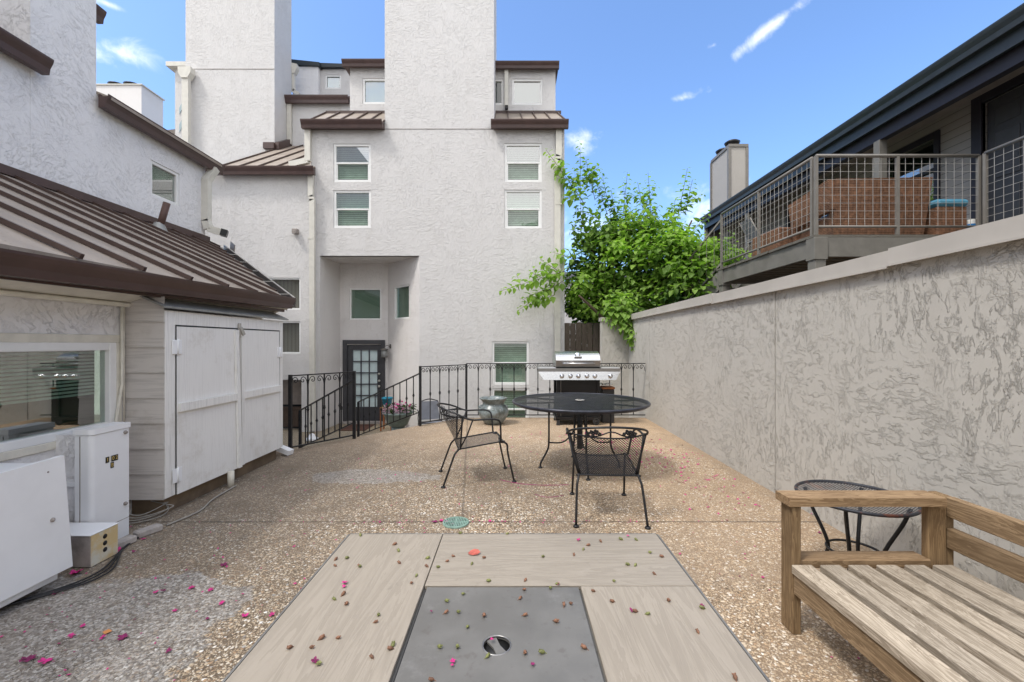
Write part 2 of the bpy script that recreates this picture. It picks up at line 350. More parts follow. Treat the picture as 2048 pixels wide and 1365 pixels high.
# ---------- ground
def aggregate(name, patio=True):
    g = G(name)
    v = g.co()
    w_ = g.n('ShaderNodeVectorMath', {0: v, 1: g.n('ShaderNodeVectorMath', {0: g.noise(40, 2, .5, v, 0, True), 1: (.02, .02, .02)}, operation='MULTIPLY').outputs[0]}, operation='ADD').outputs[0]
    d = g.vor(50, w_); cc = g.vor(50, w_, out='Color'); d2 = g.vor(130, w_); cc2 = g.vor(130, w_, out='Color')
    rnd = g.n('ShaderNodeSeparateColor', {0: cc}).outputs[0]; rnd2 = g.n('ShaderNodeSeparateColor', {0: cc2}).outputs[1]
    big = g.ramp(rnd, [(0, (.17, .115, .07)), (.16, (.38, .24, .14)), (.36, (.54, .40, .26)), (.60, (.66, .54, .39)), (.80, (.78, .71, .60)), (.93, (.93, .90, .84)), (1, (.24, .23, .22))])
    small = g.ramp(rnd2, [(0, (.16, .12, .08)), (.5, (.43, .325, .215)), (.8, (.60, .49, .35)), (1, (.78, .73, .64))])
    inb = g.mr(d, .44, .34)
    keep = g.mr(g.n('ShaderNodeSeparateColor', {0: cc}).outputs[1], .26, .30)
    inb = g.ma('MULTIPLY', inb, keep)
    c = g.mix(inb, small, big)
    gap = g.ma('MULTIPLY', g.mr(d2, .38, .6), g.ma('SUBTRACT', 1.0, inb))
    c = g.mix(g.ma('MULTIPLY', gap, .85), c, (.085, .058, .038))
    n1 = g.noise(.9, 5, .6); n2 = g.noise(2.6, 6, .65)
    if patio:
        pos = g.n('ShaderNodeSeparateXYZ', {0: g.c.outputs['Object']}); X, Y = pos.outputs['X'], pos.outputs['Y']
        # damp dark band along the house on the left, darker blotches by the table
        def blob(x, y, rx, ry, lo=.75, hi=1.2):
            a = g.ma('DIVIDE', g.ma('SUBTRACT', X, x), rx); b = g.ma('DIVIDE', g.ma('SUBTRACT', Y, y), ry)
            r = g.ma('SQRT', g.ma('ADD', g.ma('MULTIPLY', a, a), g.ma('MULTIPLY', b, b)))
            r = g.ma('MULTIPLY_ADD', g.ma('SUBTRACT', n2, .5), 1.7, r)
            return g.mr(r, hi, lo)
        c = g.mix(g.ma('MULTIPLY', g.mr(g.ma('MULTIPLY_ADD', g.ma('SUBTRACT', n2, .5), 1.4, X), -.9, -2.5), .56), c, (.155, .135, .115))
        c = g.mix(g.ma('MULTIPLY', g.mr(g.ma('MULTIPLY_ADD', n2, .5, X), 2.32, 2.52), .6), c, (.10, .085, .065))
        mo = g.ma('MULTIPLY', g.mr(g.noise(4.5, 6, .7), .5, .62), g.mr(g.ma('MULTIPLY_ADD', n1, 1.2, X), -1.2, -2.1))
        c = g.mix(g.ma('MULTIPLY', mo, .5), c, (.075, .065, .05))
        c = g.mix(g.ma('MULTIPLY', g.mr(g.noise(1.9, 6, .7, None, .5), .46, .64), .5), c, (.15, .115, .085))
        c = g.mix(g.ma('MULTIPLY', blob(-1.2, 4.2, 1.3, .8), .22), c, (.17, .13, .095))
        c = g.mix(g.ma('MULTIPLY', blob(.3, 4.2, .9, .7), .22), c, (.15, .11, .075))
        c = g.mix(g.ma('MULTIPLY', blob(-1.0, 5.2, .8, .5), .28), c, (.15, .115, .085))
        c = g.mix(g.ma('MULTIPLY', blob(-2.15, 4.15, .62, .42), .0), c, (.3, .3, .3))
        # warm sandy wash towards the far right
        c = g.mix(g.ma('MULTIPLY', g.mr(Y, 4.2, 6.4), .42), c, (.56, .40, .26))
        c = g.mix(g.ma('MULTIPLY', g.mr(g.ma('MULTIPLY_ADD', n2, .8, X), .6, 2.0), .30), c, (.58, .40, .245))
        # two patches poured later with a finer grey chip
        sp = g.vor(95, v); spc = g.n('ShaderNodeSeparateColor', {0: g.vor(95, v, out='Color')}).outputs[0]
        gc = g.ramp(spc, [(0, (.10, .095, .09)), (.4, (.22, .21, .20)), (.75, (.37, .36, .345)), (1, (.60, .585, .56))])
        pm = g.ma('MAXIMUM', blob(-1.36, 4.22, .60, .23, .97, 1.05), blob(-2.02, 1.96, .70, .47, .97, 1.04))
        c = g.mix(g.ma('MULTIPLY', pm, .6), c, gc)
        # expansion joints
        jn = g.ma('ABSOLUTE', g.ma('SUBTRACT', Y, 3.13)); j1 = g.mr(g.ma('MULTIPLY_ADD', n2, .004, jn), .011, .007)
        xl = g.ma('MULTIPLY_ADD', g.ma('SUBTRACT', Y, 3.13), .095, g.ma('ADD', X, .36))
        j2 = g.ma('MULTIPLY', g.mr(g.ma('ABSOLUTE', xl), .013, .008), g.mr(Y, 3.12, 3.14))
        c = g.mix(g.ma('MULTIPLY', g.ma('MAXIMUM', j1, g.ma('MULTIPLY', j2, .55)), .85), c, (.045, .035, .028))
        cr = g.noise(1.3, 6, .7, g.co((1, 1, 1), (0, 0, .6)), .4)
        crk = g.ma('MULTIPLY', g.mr(g.ma('ABSOLUTE', g.ma('SUBTRACT', cr, .5)), .004, .0015), g.mr(g.noise(.5, 2), .5, .56))
        c = g.mix(g.ma('MULTIPLY', crk, .8), c, (.05, .04, .03))
    else:
        c = g.mix(.5, c, (.22, .19, .13))
    c = g.mix(g.mr(n1, .4, .7, 0, .22), c, (.24, .185, .135))
    c = g.mix(g.mr(n2, .48, .68, 0, .28), c, (.26, .21, .16))
    h = g.ma('MULTIPLY_ADD', inb, g.ma('SUBTRACT', .6, d), g.ma('MULTIPLY', g.ma('SUBTRACT', .6, d2), .3))
    return g.pr(c, .78, 0, g.bump(h, .8, .008), .3)
M['patio'] = aggregate('exposed aggregate patio', True)
M['yard'] = aggregate('exposed aggregate yard', False)
M['earth'] = simple('dry earth', (.16, .13, .10), .95, 0, .3, 3, .5, 20)

# ------------------------------------------------------------------ mesh helpers
class MB:
    def __init__(s, T=None): s.v = []; s.f = []; s.T = T; s.att = []; s.sm = []
    def P(s, p):
        p = Vector(p)
        return (s.T @ p) if s.T is not None else p
    def add(s, vs, fs, smooth=False):
        b = len(s.v); s.v += [s.P(p) for p in vs]; s.f += [tuple(b + i for i in f) for f in fs]; s.sm += [smooth] * len(fs)
        return s
    def box(s, x0, x1, y0, y1, z0, z1):
        x0, x1 = min(x0, x1), max(x0, x1); y0, y1 = min(y0, y1), max(y0, y1); z0, z1 = min(z0, z1), max(z0, z1)
        return s.add([(x, y, z) for x in (x0, x1) for y in (y0, y1) for z in (z0, z1)],
                     [(0, 1, 3, 2), (4, 6, 7, 5), (0, 4, 5, 1), (2, 3, 7, 6), (0, 2, 6, 4), (1, 5, 7, 3)])
    def bbox(s, x0, x1, y0, y1, z0, z1, b=.004):
        """box with chamfered edges"""
        x0, x1 = min(x0, x1), max(x0, x1); y0, y1 = min(y0, y1), max(y0, y1); z0, z1 = min(z0, z1), max(z0, z1)
        b = min(b, (x1 - x0) * .45, (y1 - y0) * .45, (z1 - z0) * .45)
        vs = []; idx = {}
        for sx in (0, 1):
            for sy in (0, 1):
                for sz in (0, 1):
                    cx, cy, cz = (x0, x1)[sx], (y0, y1)[sy], (z0, z1)[sz]
                    dx, dy, dz = (b, -b)[sx], (b, -b)[sy], (b, -b)[sz]
                    for a, p in (('x', (cx, cy + dy, cz + dz)), ('y', (cx + dx, cy, cz + dz)), ('z', (cx + dx, cy + dy, cz))):
                        idx[(sx, sy, sz, a)] = len(vs); vs.append(p)
        fs = []
        q = [(0, 0), (0, 1), (1, 1), (1, 0)]
        for k in (0, 1):
            fx = [idx[(k, a, c, 'x')] for a, c in q]; fy = [idx[(a, k, c, 'y')] for a, c in q]; fz = [idx[(a, c, k, 'z')] for a, c in q]
            fs.append(tuple(fx[::-1] if k == 0 else fx)); fs.append(tuple(fy if k == 0 else fy[::-1])); fs.append(tuple(fz[::-1] if k == 0 else fz))
        for a in (0, 1):
            for c in (0, 1):
                fs.append((idx[(0, a, c, 'y')], idx[(1, a, c, 'y')], idx[(1, a, c, 'z')], idx[(0, a, c, 'z')]))
                fs.append((idx[(a, 0, c, 'x')], idx[(a, 1, c, 'x')], idx[(a, 1, c, 'z')], idx[(a, 0, c, 'z')]))
                fs.append((idx[(a, c, 0, 'x')], idx[(a, c, 1, 'x')], idx[(a, c, 1, 'y')], idx[(a, c, 0, 'y')]))
        for sx in (0, 1):
            for sy in (0, 1):
                for sz in (0, 1): fs.append(tuple(idx[(sx, sy, sz, a)] for a in 'xyz'))
        return s.add(vs, fs)
    def prism(s, pts, off):
        """polygon pts (3D, planar) extruded by vector off"""
        n = len(pts); o = Vector(off); vs = [Vector(p) for p in pts] + [Vector(p) + o for p in pts]
        return s.add(vs, [tuple(range(n))[::-1], tuple(range(n, 2 * n))] + [(i, (i + 1) % n, n + (i + 1) % n, n + i) for i in range(n)])
    def quad(s, *pts): return s.add(list(pts), [tuple(range(len(pts)))])
    def bar(s, p0, p1, w, h, up=(0, 0, 1)):
        p0, p1 = Vector(p0), Vector(p1); d = (p1 - p0).normalized(); u = Vector(up)
        sd = d.cross(u)
        if sd.length < 1e-4: sd = d.cross(Vector((0, 1, 0)))
        sd.normalize(); u = sd.cross(d).normalized()
        c = [sd * a * w / 2 + u * b * h / 2 for a, b in ((-1, -1), (1, -1), (1, 1), (-1, 1))]
        return s.add([p0 + k for k in c] + [p1 + k for k in c], [(3, 2, 1, 0), (4, 5, 6, 7)] + [(i, (i + 1) % 4, 4 + (i + 1) % 4, 4 + i) for i in range(4)])
    def tube(s, pts, r, seg=6, closed=False, rr=None, sq=1.0):
        pts = [Vector(p) for p in pts]; n = len(pts); vs = []; fs = []
        prev = None
        for i, p in enumerate(pts):
            if closed: d = pts[(i + 1) % n] - pts[i - 1]
            else: d = pts[min(i + 1, n - 1)] - pts[max(i - 1, 0)]
            if d.length < 1e-7: d = Vector((0, 0, 1))
            d.normalize()
            if prev is None:
                a = Vector((0, 0, 1)) if abs(d.z) < .9 else Vector((0, 1, 0)); prev = d.cross(a).normalized()
            else:
                prev = prev - d * prev.dot(d)
                if prev.length < 1e-6: prev = d.orthogonal()
                prev.normalize()
            b = d.cross(prev); rad = (rr[i] if rr else r)
            for k in range(seg):
                a = 2 * math.pi * (k + .5) / seg
                vs.append(p + prev * math.cos(a) * rad + b * math.sin(a) * rad * sq)
        m = n if closed else n - 1
        for i in range(m):
            for k in range(seg):
                j = (i + 1) % n
                fs.append((i * seg + k, i * seg + (k + 1) % seg, j * seg + (k + 1) % seg, j * seg + k))
        if not closed: fs += [tuple(range(seg))[::-1], tuple((n - 1) * seg + k for k in range(seg))]
        return s.add(vs, fs, seg > 4)
    def lathe(s, prof, c=(0, 0, 0), seg=24, axis='Z', smooth=True, cap=True):
        vs = []; fs = []; c = Vector(c)
        for r, z in prof:
            for k in range(seg):
                a = 2 * math.pi * k / seg; x, y = r * math.cos(a), r * math.sin(a)
                vs.append(c + Vector({'Z': (x, y, z), 'X': (z, x, y), 'Y': (x, -z, y)}[axis]))
        for i in range(len(prof) - 1):
            for k in range(seg): fs.append((i * seg + k, i * seg + (k + 1) % seg, (i + 1) * seg + (k + 1) % seg, (i + 1) * seg + k))
        if cap:
            fs.append(tuple(range(seg))[::-1]); fs.append(tuple((len(prof) - 1) * seg + k for k in range(seg)))
        return s.add(vs, fs, smooth)
    def ball(s, c, r, seg=10, rings=6, sc=(1, 1, 1)):
        vs = []; fs = []; c = Vector(c)
        for i in range(rings + 1):
            t = math.pi * i / rings
            for k in range(seg):
                a = 2 * math.pi * k / seg
                vs.append(c + Vector((r * math.sin(t) * math.cos(a) * sc[0], r * math.sin(t) * math.sin(a) * sc[1], r * math.cos(t) * sc[2])))
        for i in range(rings):
            for k in range(seg): fs.append((i * seg + k, (i + 1) * seg + k, (i + 1) * seg + (k + 1) % seg, i * seg + (k + 1) % seg))
        return s.add(vs, fs, True)
    def build(s, name, mat, parent=None, local=False):
        off = Vector((0, 0, 0))
        if parent is not None and not local:
            r = parent
            while r.parent: r = r.parent
            off = r.location
        me = bpy.data.meshes.new(name); me.from_pydata([tuple(v - off) for v in s.v], [], s.f); me.update()
        me.polygons.foreach_set('use_smooth', s.sm)
        if s.att:
            a = me.attributes.new('tone', 'FLOAT', 'FACE'); a.data.foreach_set('value', s.att)
        me.materials.append(M[mat] if isinstance(mat, str) else mat)
        o = bpy.data.objects.new(name, me); COL.objects.link(o)
        if parent is not None: o.parent = parent
        return o

def tag(o, label=None, cat=None, group=None, kind=None):
    if label: o['label'] = label
    if cat: o['category'] = cat
    if group: o['group'] = group
    if kind: o['kind'] = kind
    return o
def thing(name, loc, label, cat, group=None, rz=0):
    o = bpy.data.objects.new(name, None); COL.objects.link(o); o.location = loc; o.rotation_euler = (0, 0, rz)
    o.empty_display_size = .1
    return tag(o, label, cat, group)
def copy_tree(o, parent=None):
    c = o.copy(); COL.objects.link(c)
    if parent is not None: c.parent = parent
    for ch in [k for k in bpy.data.objects if k.parent == o]: copy_tree(ch, c)
    return c
def P(px, py, Y): return Vector(((px - CX) * Y / FPX, Y, HC - (py - HY) * Y / FPX))
def X_(px, Y): return (px - CX) * Y / FPX
def Z_(py, Y): return HC - (py - HY) * Y / FPX
def Yx(px, X): return X * FPX / (px - CX)
def smoothpath(pts, n=6):
    pts = [Vector(p) for p in pts]; out = []
    for i in range(len(pts) - 1):
        p0 = pts[max(i - 1, 0)]; p1 = pts[i]; p2 = pts[i + 1]; p3 = pts[min(i + 2, len(pts) - 1)]
        for k in range(n):
            t = k / n
            out.append(.5 * ((2 * p1) + (p2 - p0) * t + (2 * p0 - 5 * p1 + 4 * p2 - p3) * t * t + (3 * p1 - p0 - 3 * p2 + p3) * t ** 3))
    out.append(pts[-1]); return out
def frame_T(O, u, n):
    """local x = u (along wall), local y = into the wall (-n), local z = up"""
    u = Vector(u).normalized(); n = Vector(n).normalized()
    m = Matrix.Identity(4)
    for i in range(3): m[i][0] = u[i]; m[i][1] = -n[i]; m[i][2] = (0, 0, 1)[i]; m[i][3] = O[i]
    return m

def wall_grid(b, x0, x1, z0, z1, holes, depth=.12, y=0.0):
    """a wall face in the local xz plane with rectangular openings and their reveals"""
    xs = sorted({x0, x1, *[h[0] for h in holes], *[h[1] for h in holes]}); zs = sorted({z0, z1, *[h[2] for h in holes], *[h[3] for h in holes]})
    xs = [x for x in xs if x0 <= x <= x1]; zs = [z for z in zs if z0 <= z <= z1]
    for i in range(len(xs) - 1):
        for j in range(len(zs) - 1):
            cx, cz = (xs[i] + xs[i + 1]) / 2, (zs[j] + zs[j + 1]) / 2
            if any(h[0] < cx < h[1] and h[2] < cz < h[3] for h in holes): continue
            b.quad((xs[i], y, zs[j]), (xs[i + 1], y, zs[j]), (xs[i + 1], y, zs[j + 1]), (xs[i], y, zs[j + 1]))
    for a0, a1, c0, c1 in holes:
        d = y + depth
        b.quad((a0, y, c0), (a0, d, c0), (a0, d, c1), (a0, y, c1)); b.quad((a1, y, c0), (a1, y, c1), (a1, d, c1), (a1, d, c0))
        b.quad((a0, y, c0), (a1, y, c0), (a1, d, c0), (a0, d, c0)); b.quad((a0, y, c1), (a0, d, c1), (a1, d, c1), (a1, y, c1))

def window(parent, T, x0, x1, z0, z1, style='blind', pane='glass', sash=True, fr=.05, trim=True, label=None, mid=.5, rec=.04):
    """a vinyl window: frame is the part, pane / blind / interior are its sub-parts; T as from frame_T, wall face at local y=0"""
    b = MB(T); y0, y1 = rec - .025, rec + .05
    b.bbox(x0, x0 + fr, y0, y1, z0, z1); b.bbox(x1 - fr, x1, y0, y1, z0, z1)
    b.bbox(x0 + fr, x1 - fr, y0 + .001, y1, z0, z0 + fr); b.bbox(x0 + fr, x1 - fr, y0 + .001, y1, z1 - fr, z1)
    zm = z0 + (z1 - z0) * mid
    if sash:
        b.bbox(x0 + fr, x1 - fr, y0 + .004, y1 - .01, zm - .018, zm + .018)
        i = fr * .55
        b.bbox(x0 + fr, x0 + fr + i, y0 + .012, y1 - .01, z0 + fr, zm - .018, .002); b.bbox(x1 - fr - i, x1 - fr, y0 + .012, y1 - .01, z0 + fr, zm - .018, .002)
    f = b.build('window', 'vinyl', parent)
    if label: f['label'] = label
    if sash:
        g_ = MB(T); g_.box(x0 + fr, x1 - fr, y0 + .028, y0 + .032, zm, z1 - fr); g_.build('pane', pane, f)
        g_ = MB(T); g_.box(x0 + fr, x1 - fr, y0 + .036, y0 + .04, z0 + fr, zm); g_.build('pane', 'glass', f)
    else:
        g_ = MB(T); g_.box(x0 + fr, x1 - fr, y0 + .035, y0 + .04, z0 + fr, z1 - fr); g_.build('pane', pane, f)
    k = MB(T)
    if style in ('blind', 'blind_white'):
        n = max(3, int((z1 - z0 - 2 * fr) / .045))
        for i in range(n):
            z = z0 + fr + (i + .5) * (z1 - z0 - 2 * fr) / n
            k.quad((x0 + fr, y1 + .012, z - .021), (x1 - fr, y1 + .012, z - .021), (x1 - fr, y1 + .022, z + .019), (x0 + fr, y1 + .022, z + .019))
        for t in (.2, .8): k.box(x0 + (x1 - x0) * t - .002, x0 + (x1 - x0) * t + .002, y1 + .004, y1 + .008, z0 + fr, z1 - fr)
        k.build('blind', style, f)
        r = MB(T); r.quad((x0, y1 + .06, z0), (x1, y1 + .06, z0), (x1, y1 + .06, z1), (x0, y1 + .06, z1)); r.build('room_backdrop', 'dark_room', f)
    else:
        yb_ = y1 + (.09 if style == 'olive_room' else .02)
        r = MB(T); r.quad((x0, yb_, z0), (x1, yb_, z0), (x1, yb_, z1), (x0, yb_, z1)); r.build('curtain' if style == 'curtain_brown' else 'backing', style, f)
    return f

def gutter(parent, p0, p1, out, h=.13, d=.11, mat='brown_metal', name='gutter'):
    """K-profile gutter; p0,p1 = top back edge, out = outward unit vector"""
    p0, p1, o = Vector(p0), Vector(p1), Vector(out).normalized(); b = MB()
    prof = [(0, 0), (0, -h), (.62 * d, -h), (.70 * d, -.62 * h), (.92 * d, -.30 * h), (d, -.12 * h), (d, .0), (d - .012, 0), (d - .014, -.03), (.02, -.03), (.02, 0)]
    n = len(prof); vs = []
    for p in (p0, p1):
        for a, z in prof: vs.append(p + o * a + Vector((0, 0, z)))
    b.add(vs, [(i, (i + 1) % n, n + (i + 1) % n, n + i) for i in range(n)] + [tuple(range(n))[::-1], tuple(range(n, 2 * n))])
    return b.build(name, mat, parent)
def downspout(parent, pts, w=.075, d=.06, mat='downspout', label=None):
    b = MB()
    for a, c in zip(pts[:-1], pts[1:]):
        a, c = Vector(a), Vector(c); e = (c - a).normalized() * .012
        b.bar(a - e, c + e, w, d, (0, 1, 0) if abs((c - a).normalized().y) < .9 else (0, 0, 1))
    zt = Vector(pts[0]).z; zb = Vector(pts[-1]).z
    for t in (.25, .7):
        if zt - zb > 2: b.bar(Vector(pts[0]).lerp(Vector(pts[-1]), t), Vector(pts[0]).lerp(Vector(pts[-1]), t) + Vector((0, 0, .03)), w + .012, d + .012, (0, 1, 0))
    o = b.build('downspout', mat, parent)
    if label: o['label'] = label
    return o
def seam_roof(parent, quadpts, seams, thick=.02, label=None, sh=.035, sw=.022):
    b = MB(); pts = [Vector(p) for p in quadpts]; nrm = (pts[1] - pts[0]).cross(pts[-1] - pts[0]).normalized()
    if nrm.z < 0: nrm = -nrm
    b.prism(pts, -nrm * thick); o = b.build('roof', 'roof', parent)
    s_ = MB()
    for a, c in seams:
        s_.bar(Vector(a) + nrm * sh / 2, Vector(c) + nrm * sh / 2, sw, sh, nrm)
    s_.build('standing_seam', 'seam', o)
    return o

# ================================================================== GROUND
b = MB(); b.quad((-260, -200, -.65), (260, -200, -.65), (260, 420, -.65), (-260, 420, -.65))
tag(b.build('ground', 'earth'), kind='structure')
b = MB(); b.quad((-9, 4.5, -.646), (2.2, 4.5, -.646), (2.2, 12, -.646), (-9, 12, -.646))
tag(b.build('lower_yard', 'yard'), kind='structure')
SL = [(-6.5, -6), (2.32, -6), (2.32, 7.52), (-.80, 7.52), (-1.49, 6.78), (-2.20, 5.90), (-2.76, 5.14), (-6.5, 5.14)]
b = MB(); b.prism([(x, y, -.66) for x, y in SL], (0, 0, .66))
tag(b.build('patio', 'patio'), kind='structure')
# steps down through the gap in the railing
b = MB(); A = Vector((-2.20, 5.90, 0)); B = Vector((-1.49, 6.78, 0)); dr = Vector((-.785, .62, 0)).normalized()
for k in range(3):
    z1 = -.16 * (k + 1); o0 = dr * (.30 * k + .001)
    b.prism([A + o0 + Vector((0, 0, -.655)), B + o0 + Vector((0, 0, -.655)), B + dr * .30 * (k + 1) + Vector((0, 0, -.655)), A + dr * .30 * (k + 1) + Vector((0, 0, -.655))], (0, 0, z1 + .655))
tag(b.build('steps', 'concrete'), kind='structure')

# ================================================================== MAIN WHITE HOUSE
FY = 9.5
H = thing('white_townhouse', (-1.6, FY, -.65), 'tall white stucco townhouse with brown gutters and a recessed entry, facing the patio', 'house')
T0 = frame_T((0, FY, 0), (1, 0, 0), (0, -1, 0))
xL, xR = X_(622, FY), X_(1129, FY)
rx0, rx1, rzt = X_(640, FY), X_(839, FY), Z_(512, FY)
def wn(a, b_, c, d, Y=FY): return (X_(a, Y), X_(b_, Y), Z_(d, Y), Z_(c, Y))
W1 = wn(667, 742, 288, 364); W2 = wn(667, 742, 381, 456); W3 = wn(1009, 1084, 287, 364); W4 = wn(1009, 1084, 380, 457)
W5 = wn(984, 1058, 683, 770); W6 = wn(984, 1058, 777, 862)
ZT = Z_(258, FY)
b = MB(T0)
wall_grid(b, xL, xR, -.66, ZT, [(rx0, rx1, -.66, rzt), W1, W2, W3, W4, W5, W6], .10)
b.quad((xL, 0, -.66), (xL, 0, ZT), (xL, 3, ZT), (xL, 3, -.66)); b.quad((xR, 0, -.66), (xR, 3.5, -.66), (xR, 3.5, ZT), (xR, 0, ZT))
b.build('wall', 'stucco_main', H)
for k, (wd, pn) in enumerate([(W1, 'glass_mirror'), (W2, 'glass_mid'), (W3, 'glass_mirror'), (W4, 'glass_mid'), (W5, 'glass'), (W6, 'glass')]):
    window(H, T0, *wd, 'blind', pn, True)
# recessed entry
BY = 10.5; bx0, bx1 = X_(680, BY), X_(776, BY)
b = MB()
b.quad((rx0, FY, -.66), (rx0, FY, rzt), (bx0, BY, rzt), (bx0, BY, -.66))
b.quad((rx0, FY, rzt), (rx1, FY, rzt), (bx1, BY, rzt), (bx0, BY, rzt))
Tb = frame_T((0, BY, 0), (1, 0, 0), (0, -1, 0))
b.T = Tb
DW = (X_(699, BY), X_(762.5, BY), Z_(640, BY), Z_(577, BY)); DH = (X_(694, BY), X_(763, BY), -.66, Z_(690, BY))
wall_grid(b, bx0, bx1, -.66, rzt, [DW, DH], .10)
ang = Vector((rx1 - bx1, FY - BY, 0)); L = ang.length; ua = ang.normalized(); na = Vector((ua.y, -ua.x, 0))
if na.y > 0: na = -na
Ta = frame_T((bx1, BY, 0), ua, na); b.T = Ta
AW = (.30, .97, Z_(638, 10.0), Z_(571, 10.0))
wall_grid(b, 0, L, -.66, rzt, [AW], .08)
b.build('entry_wall', 'stucco_alcove', H)
window(H, Tb, *DW, 'film_green', 'glass', False, .035)
window(H, Ta, *AW, 'film_green', 'glass', False, .035)
# door with charcoal casing and 15 lights
b = MB(Tb); c0, c1, ct = X_(686, BY), X_(770.5, BY), Z_(680.5, BY)
b.bbox(c0, c0 + .10, -.03, .06, -.64, ct); b.bbox(c1 - .10, c1, -.03, .06, -.64, ct); b.bbox(c0 + .10, c1 - .10, -.029, .06, ct - .10, ct)
fr = b.build('door_casing', 'charcoal', H)
d0, d1, dt, db = c0 + .105, c1 - .105, ct - .105, -.60
b = MB(Tb); pa0, pa1, pz0, pz1 = d0 + .12, d1 - .10, db + .34, dt - .14
b.bbox(d0, pa0, .03, .075, db, dt, .002); b.bbox(pa1, d1, .03, .075, db, dt, .002)
b.bbox(pa0, pa1, .031, .075, db, pz0, .002); b.bbox(pa0, pa1, .031, .075, pz1, dt, .002)
for i in (1, 2):
    x = pa0 + (pa1 - pa0) * i / 3; b.box(x - .011, x + .011, .034, .07, pz0, pz1)
for j in range(1, 5):
    z = pz0 + (pz1 - pz0) * j / 5; b.box(pa0, pa1, .0345, .0695, z - .011, z + .011)
dr_ = b.build('door', 'charcoal', H)
b = MB(Tb); b.box(pa0, pa1, .052, .056, pz0, pz1); b.build('pane', 'glass_clear', dr_)
b = MB(Tb)
for j in range(60):
    z = pz0 + (pz1 - pz0) * (j + .5) / 60; b.quad((pa0, .08, z - .012), (pa1, .08, z - .012), (pa1, .088, z + .012), (pa0, .088, z + .012))
b.build('blind', 'blind_white', dr_)
b = MB(Tb)
for z in (Z_(748, BY), Z_(762, BY), Z_(773, BY)):
    b.lathe([(.026, 0), (.026, .02), (.014, .03), (.03, .045), (.026, .06), (.0, .065)], (d1 - .045, .03, z), 12, 'Y')
b.build('door_knob', 'brass', dr_)
b = MB(Tb); b.box(c0, c1, -.14, .10, -.645, -.60); b.build('threshold', 'concrete', H)
# lantern beside the door
b = MB(Ta); lx = .13; lz = Z_(693, 10.4)
b.bbox(lx - .03, lx + .03, -.02, -.002, lz - .05, lz + .05, .006)
b.tube(smoothpath([(lx, -.02, lz - .02), (lx, -.08, lz + .02), (lx - .02, -.13, lz - .0), (lx - .03, -.15, lz - .05)]), .008, 8)
q = b.build('wall_lantern', 'lamp_metal', H); q['label'] = 'pewter wall lantern on a curved arm'
b = MB(Ta); cx_, cy_ = lx - .03, -.15
b.lathe([(.10, lz - .09), (.085, lz - .065), (.03, lz - .05), (.012, lz - .045)], (cx_, cy_, 0), 16); b.lathe([(.08, lz - .27), (.085, lz - .255), (.08, lz - .25)], (cx_, cy_, 0), 16)
for k in range(6):
    a = k * math.pi / 3; b.tube([(cx_ + .078 * math.cos(a), cy_ + .078 * math.sin(a), lz - .26), (cx_ + .078 * math.cos(a), cy_ + .078 * math.sin(a), lz - .08)], .004, 4)
b.build('lantern_cage', 'lamp_metal', q)
b = MB(Ta); b.lathe([(.07, lz - .25), (.07, lz - .09)], (cx_, cy_, 0), 16); b.build('lantern_glass', 'lamp_glass', q)

# chimney rising from the facade
c0, c1 = X_(769.5, FY), X_(988, FY)
b = MB(); b.box(c0, c1, FY - .001, FY + 1.5, ZT - .01, 12.6); b.build('chimney', 'stucco_main', H)
b = MB(); b.box(c0 - .0, c1, FY - .006, FY, ZT - .012, ZT + .0)
b.build('stucco_joint', 'dirty_grey', H)
# eaves, gutters, roofs either side of the chimney
GZ = Z_(243, FY - .12)
def upper(xa, xb, rake, UY, ztop, seams_left):
    pass
UY = 10.4
ZR = Z_(227, UY)
for xa, xb, ua_, ub_ in ((X_(610, FY), c0, X_(698, UY), X_(775, UY)), (c1 - .06, X_(1135, FY), X_(985, UY), X_(1115, UY))):
    right = xa > 0 or xb > 0
    y0 = FY - .10
    ra, rb = (xa + .08, xb) if not right else (c1, xb - .02)
    pa = (ra, y0, GZ - .005); pb = (rb, y0, GZ - .005)
    pc = (rb if not right else rb - .12, UY, ZR); pd = (ua_ if not right else ra, UY, ZR)
    if not right: pd = (ra, UY, ZR)
    n = 5 if not right else 5
    sm = [((ra + (rb - ra) * (i + .0) / n, y0 + .02, GZ), ((pd[0] + (pc[0] - pd[0]) * (i + .0) / n), UY, ZR + .005)) for i in range(n + 1)]
    seam_roof(H, [pa, pb, pc, pd], sm, .02)
    gutter(H, (xa, y0, GZ), (xb, y0, GZ), (0, -1, 0), .17, .13)
    # frieze under eave
    b = MB(); b.box(ra if not right else c1, rb - .06 if right else c0, y0 + .01, FY + .0, ZT - .03, GZ - .03); b.build('soffit', 'brown_metal', H)
    b = MB(); b.box(ra, rb - .02, UY - .03, UY - .002, ZR - .02, ZR + .05); b.build('flashing', 'seam', H)
# upper storeys
TU = frame_T((0, UY, 0), (1, 0, 0), (0, -1, 0))
ul0, ul1 = X_(700, UY), X_(775, UY); ur0, ur1 = X_(980, UY), X_(1111, UY)
zul, zur = Z_(137, UY), Z_(139, UY)
wU1 = (X_(725, UY), X_(790, UY), Z_(208, UY), Z_(157, UY)); wU2 = (X_(1024, UY), X_(1085, UY), Z_(210, UY), Z_(158, UY)); wU3 = (X_(975, UY), X_(1007, UY), Z_(210, UY), Z_(158, UY))
b = MB(TU); wall_grid(b, ul0, X_(800, UY), ZR - 1.2, zul, [wU1], .08); b.quad((ul0, 0, ZR - 1.2), (ul0, 0, zul), (ul0, 3, zul), (ul0, 3, ZR - 1.2))
b.build('upper_wall', 'stucco_main', H)
b = MB(TU); wall_grid(b, X_(960, UY), ur1, ZR - 1.2, zur, [wU2, wU3], .08); b.quad((ur1, 0, ZR - 1.2), (ur1, 3, ZR - 1.2), (ur1, 3, zur), (ur1, 0, zur))
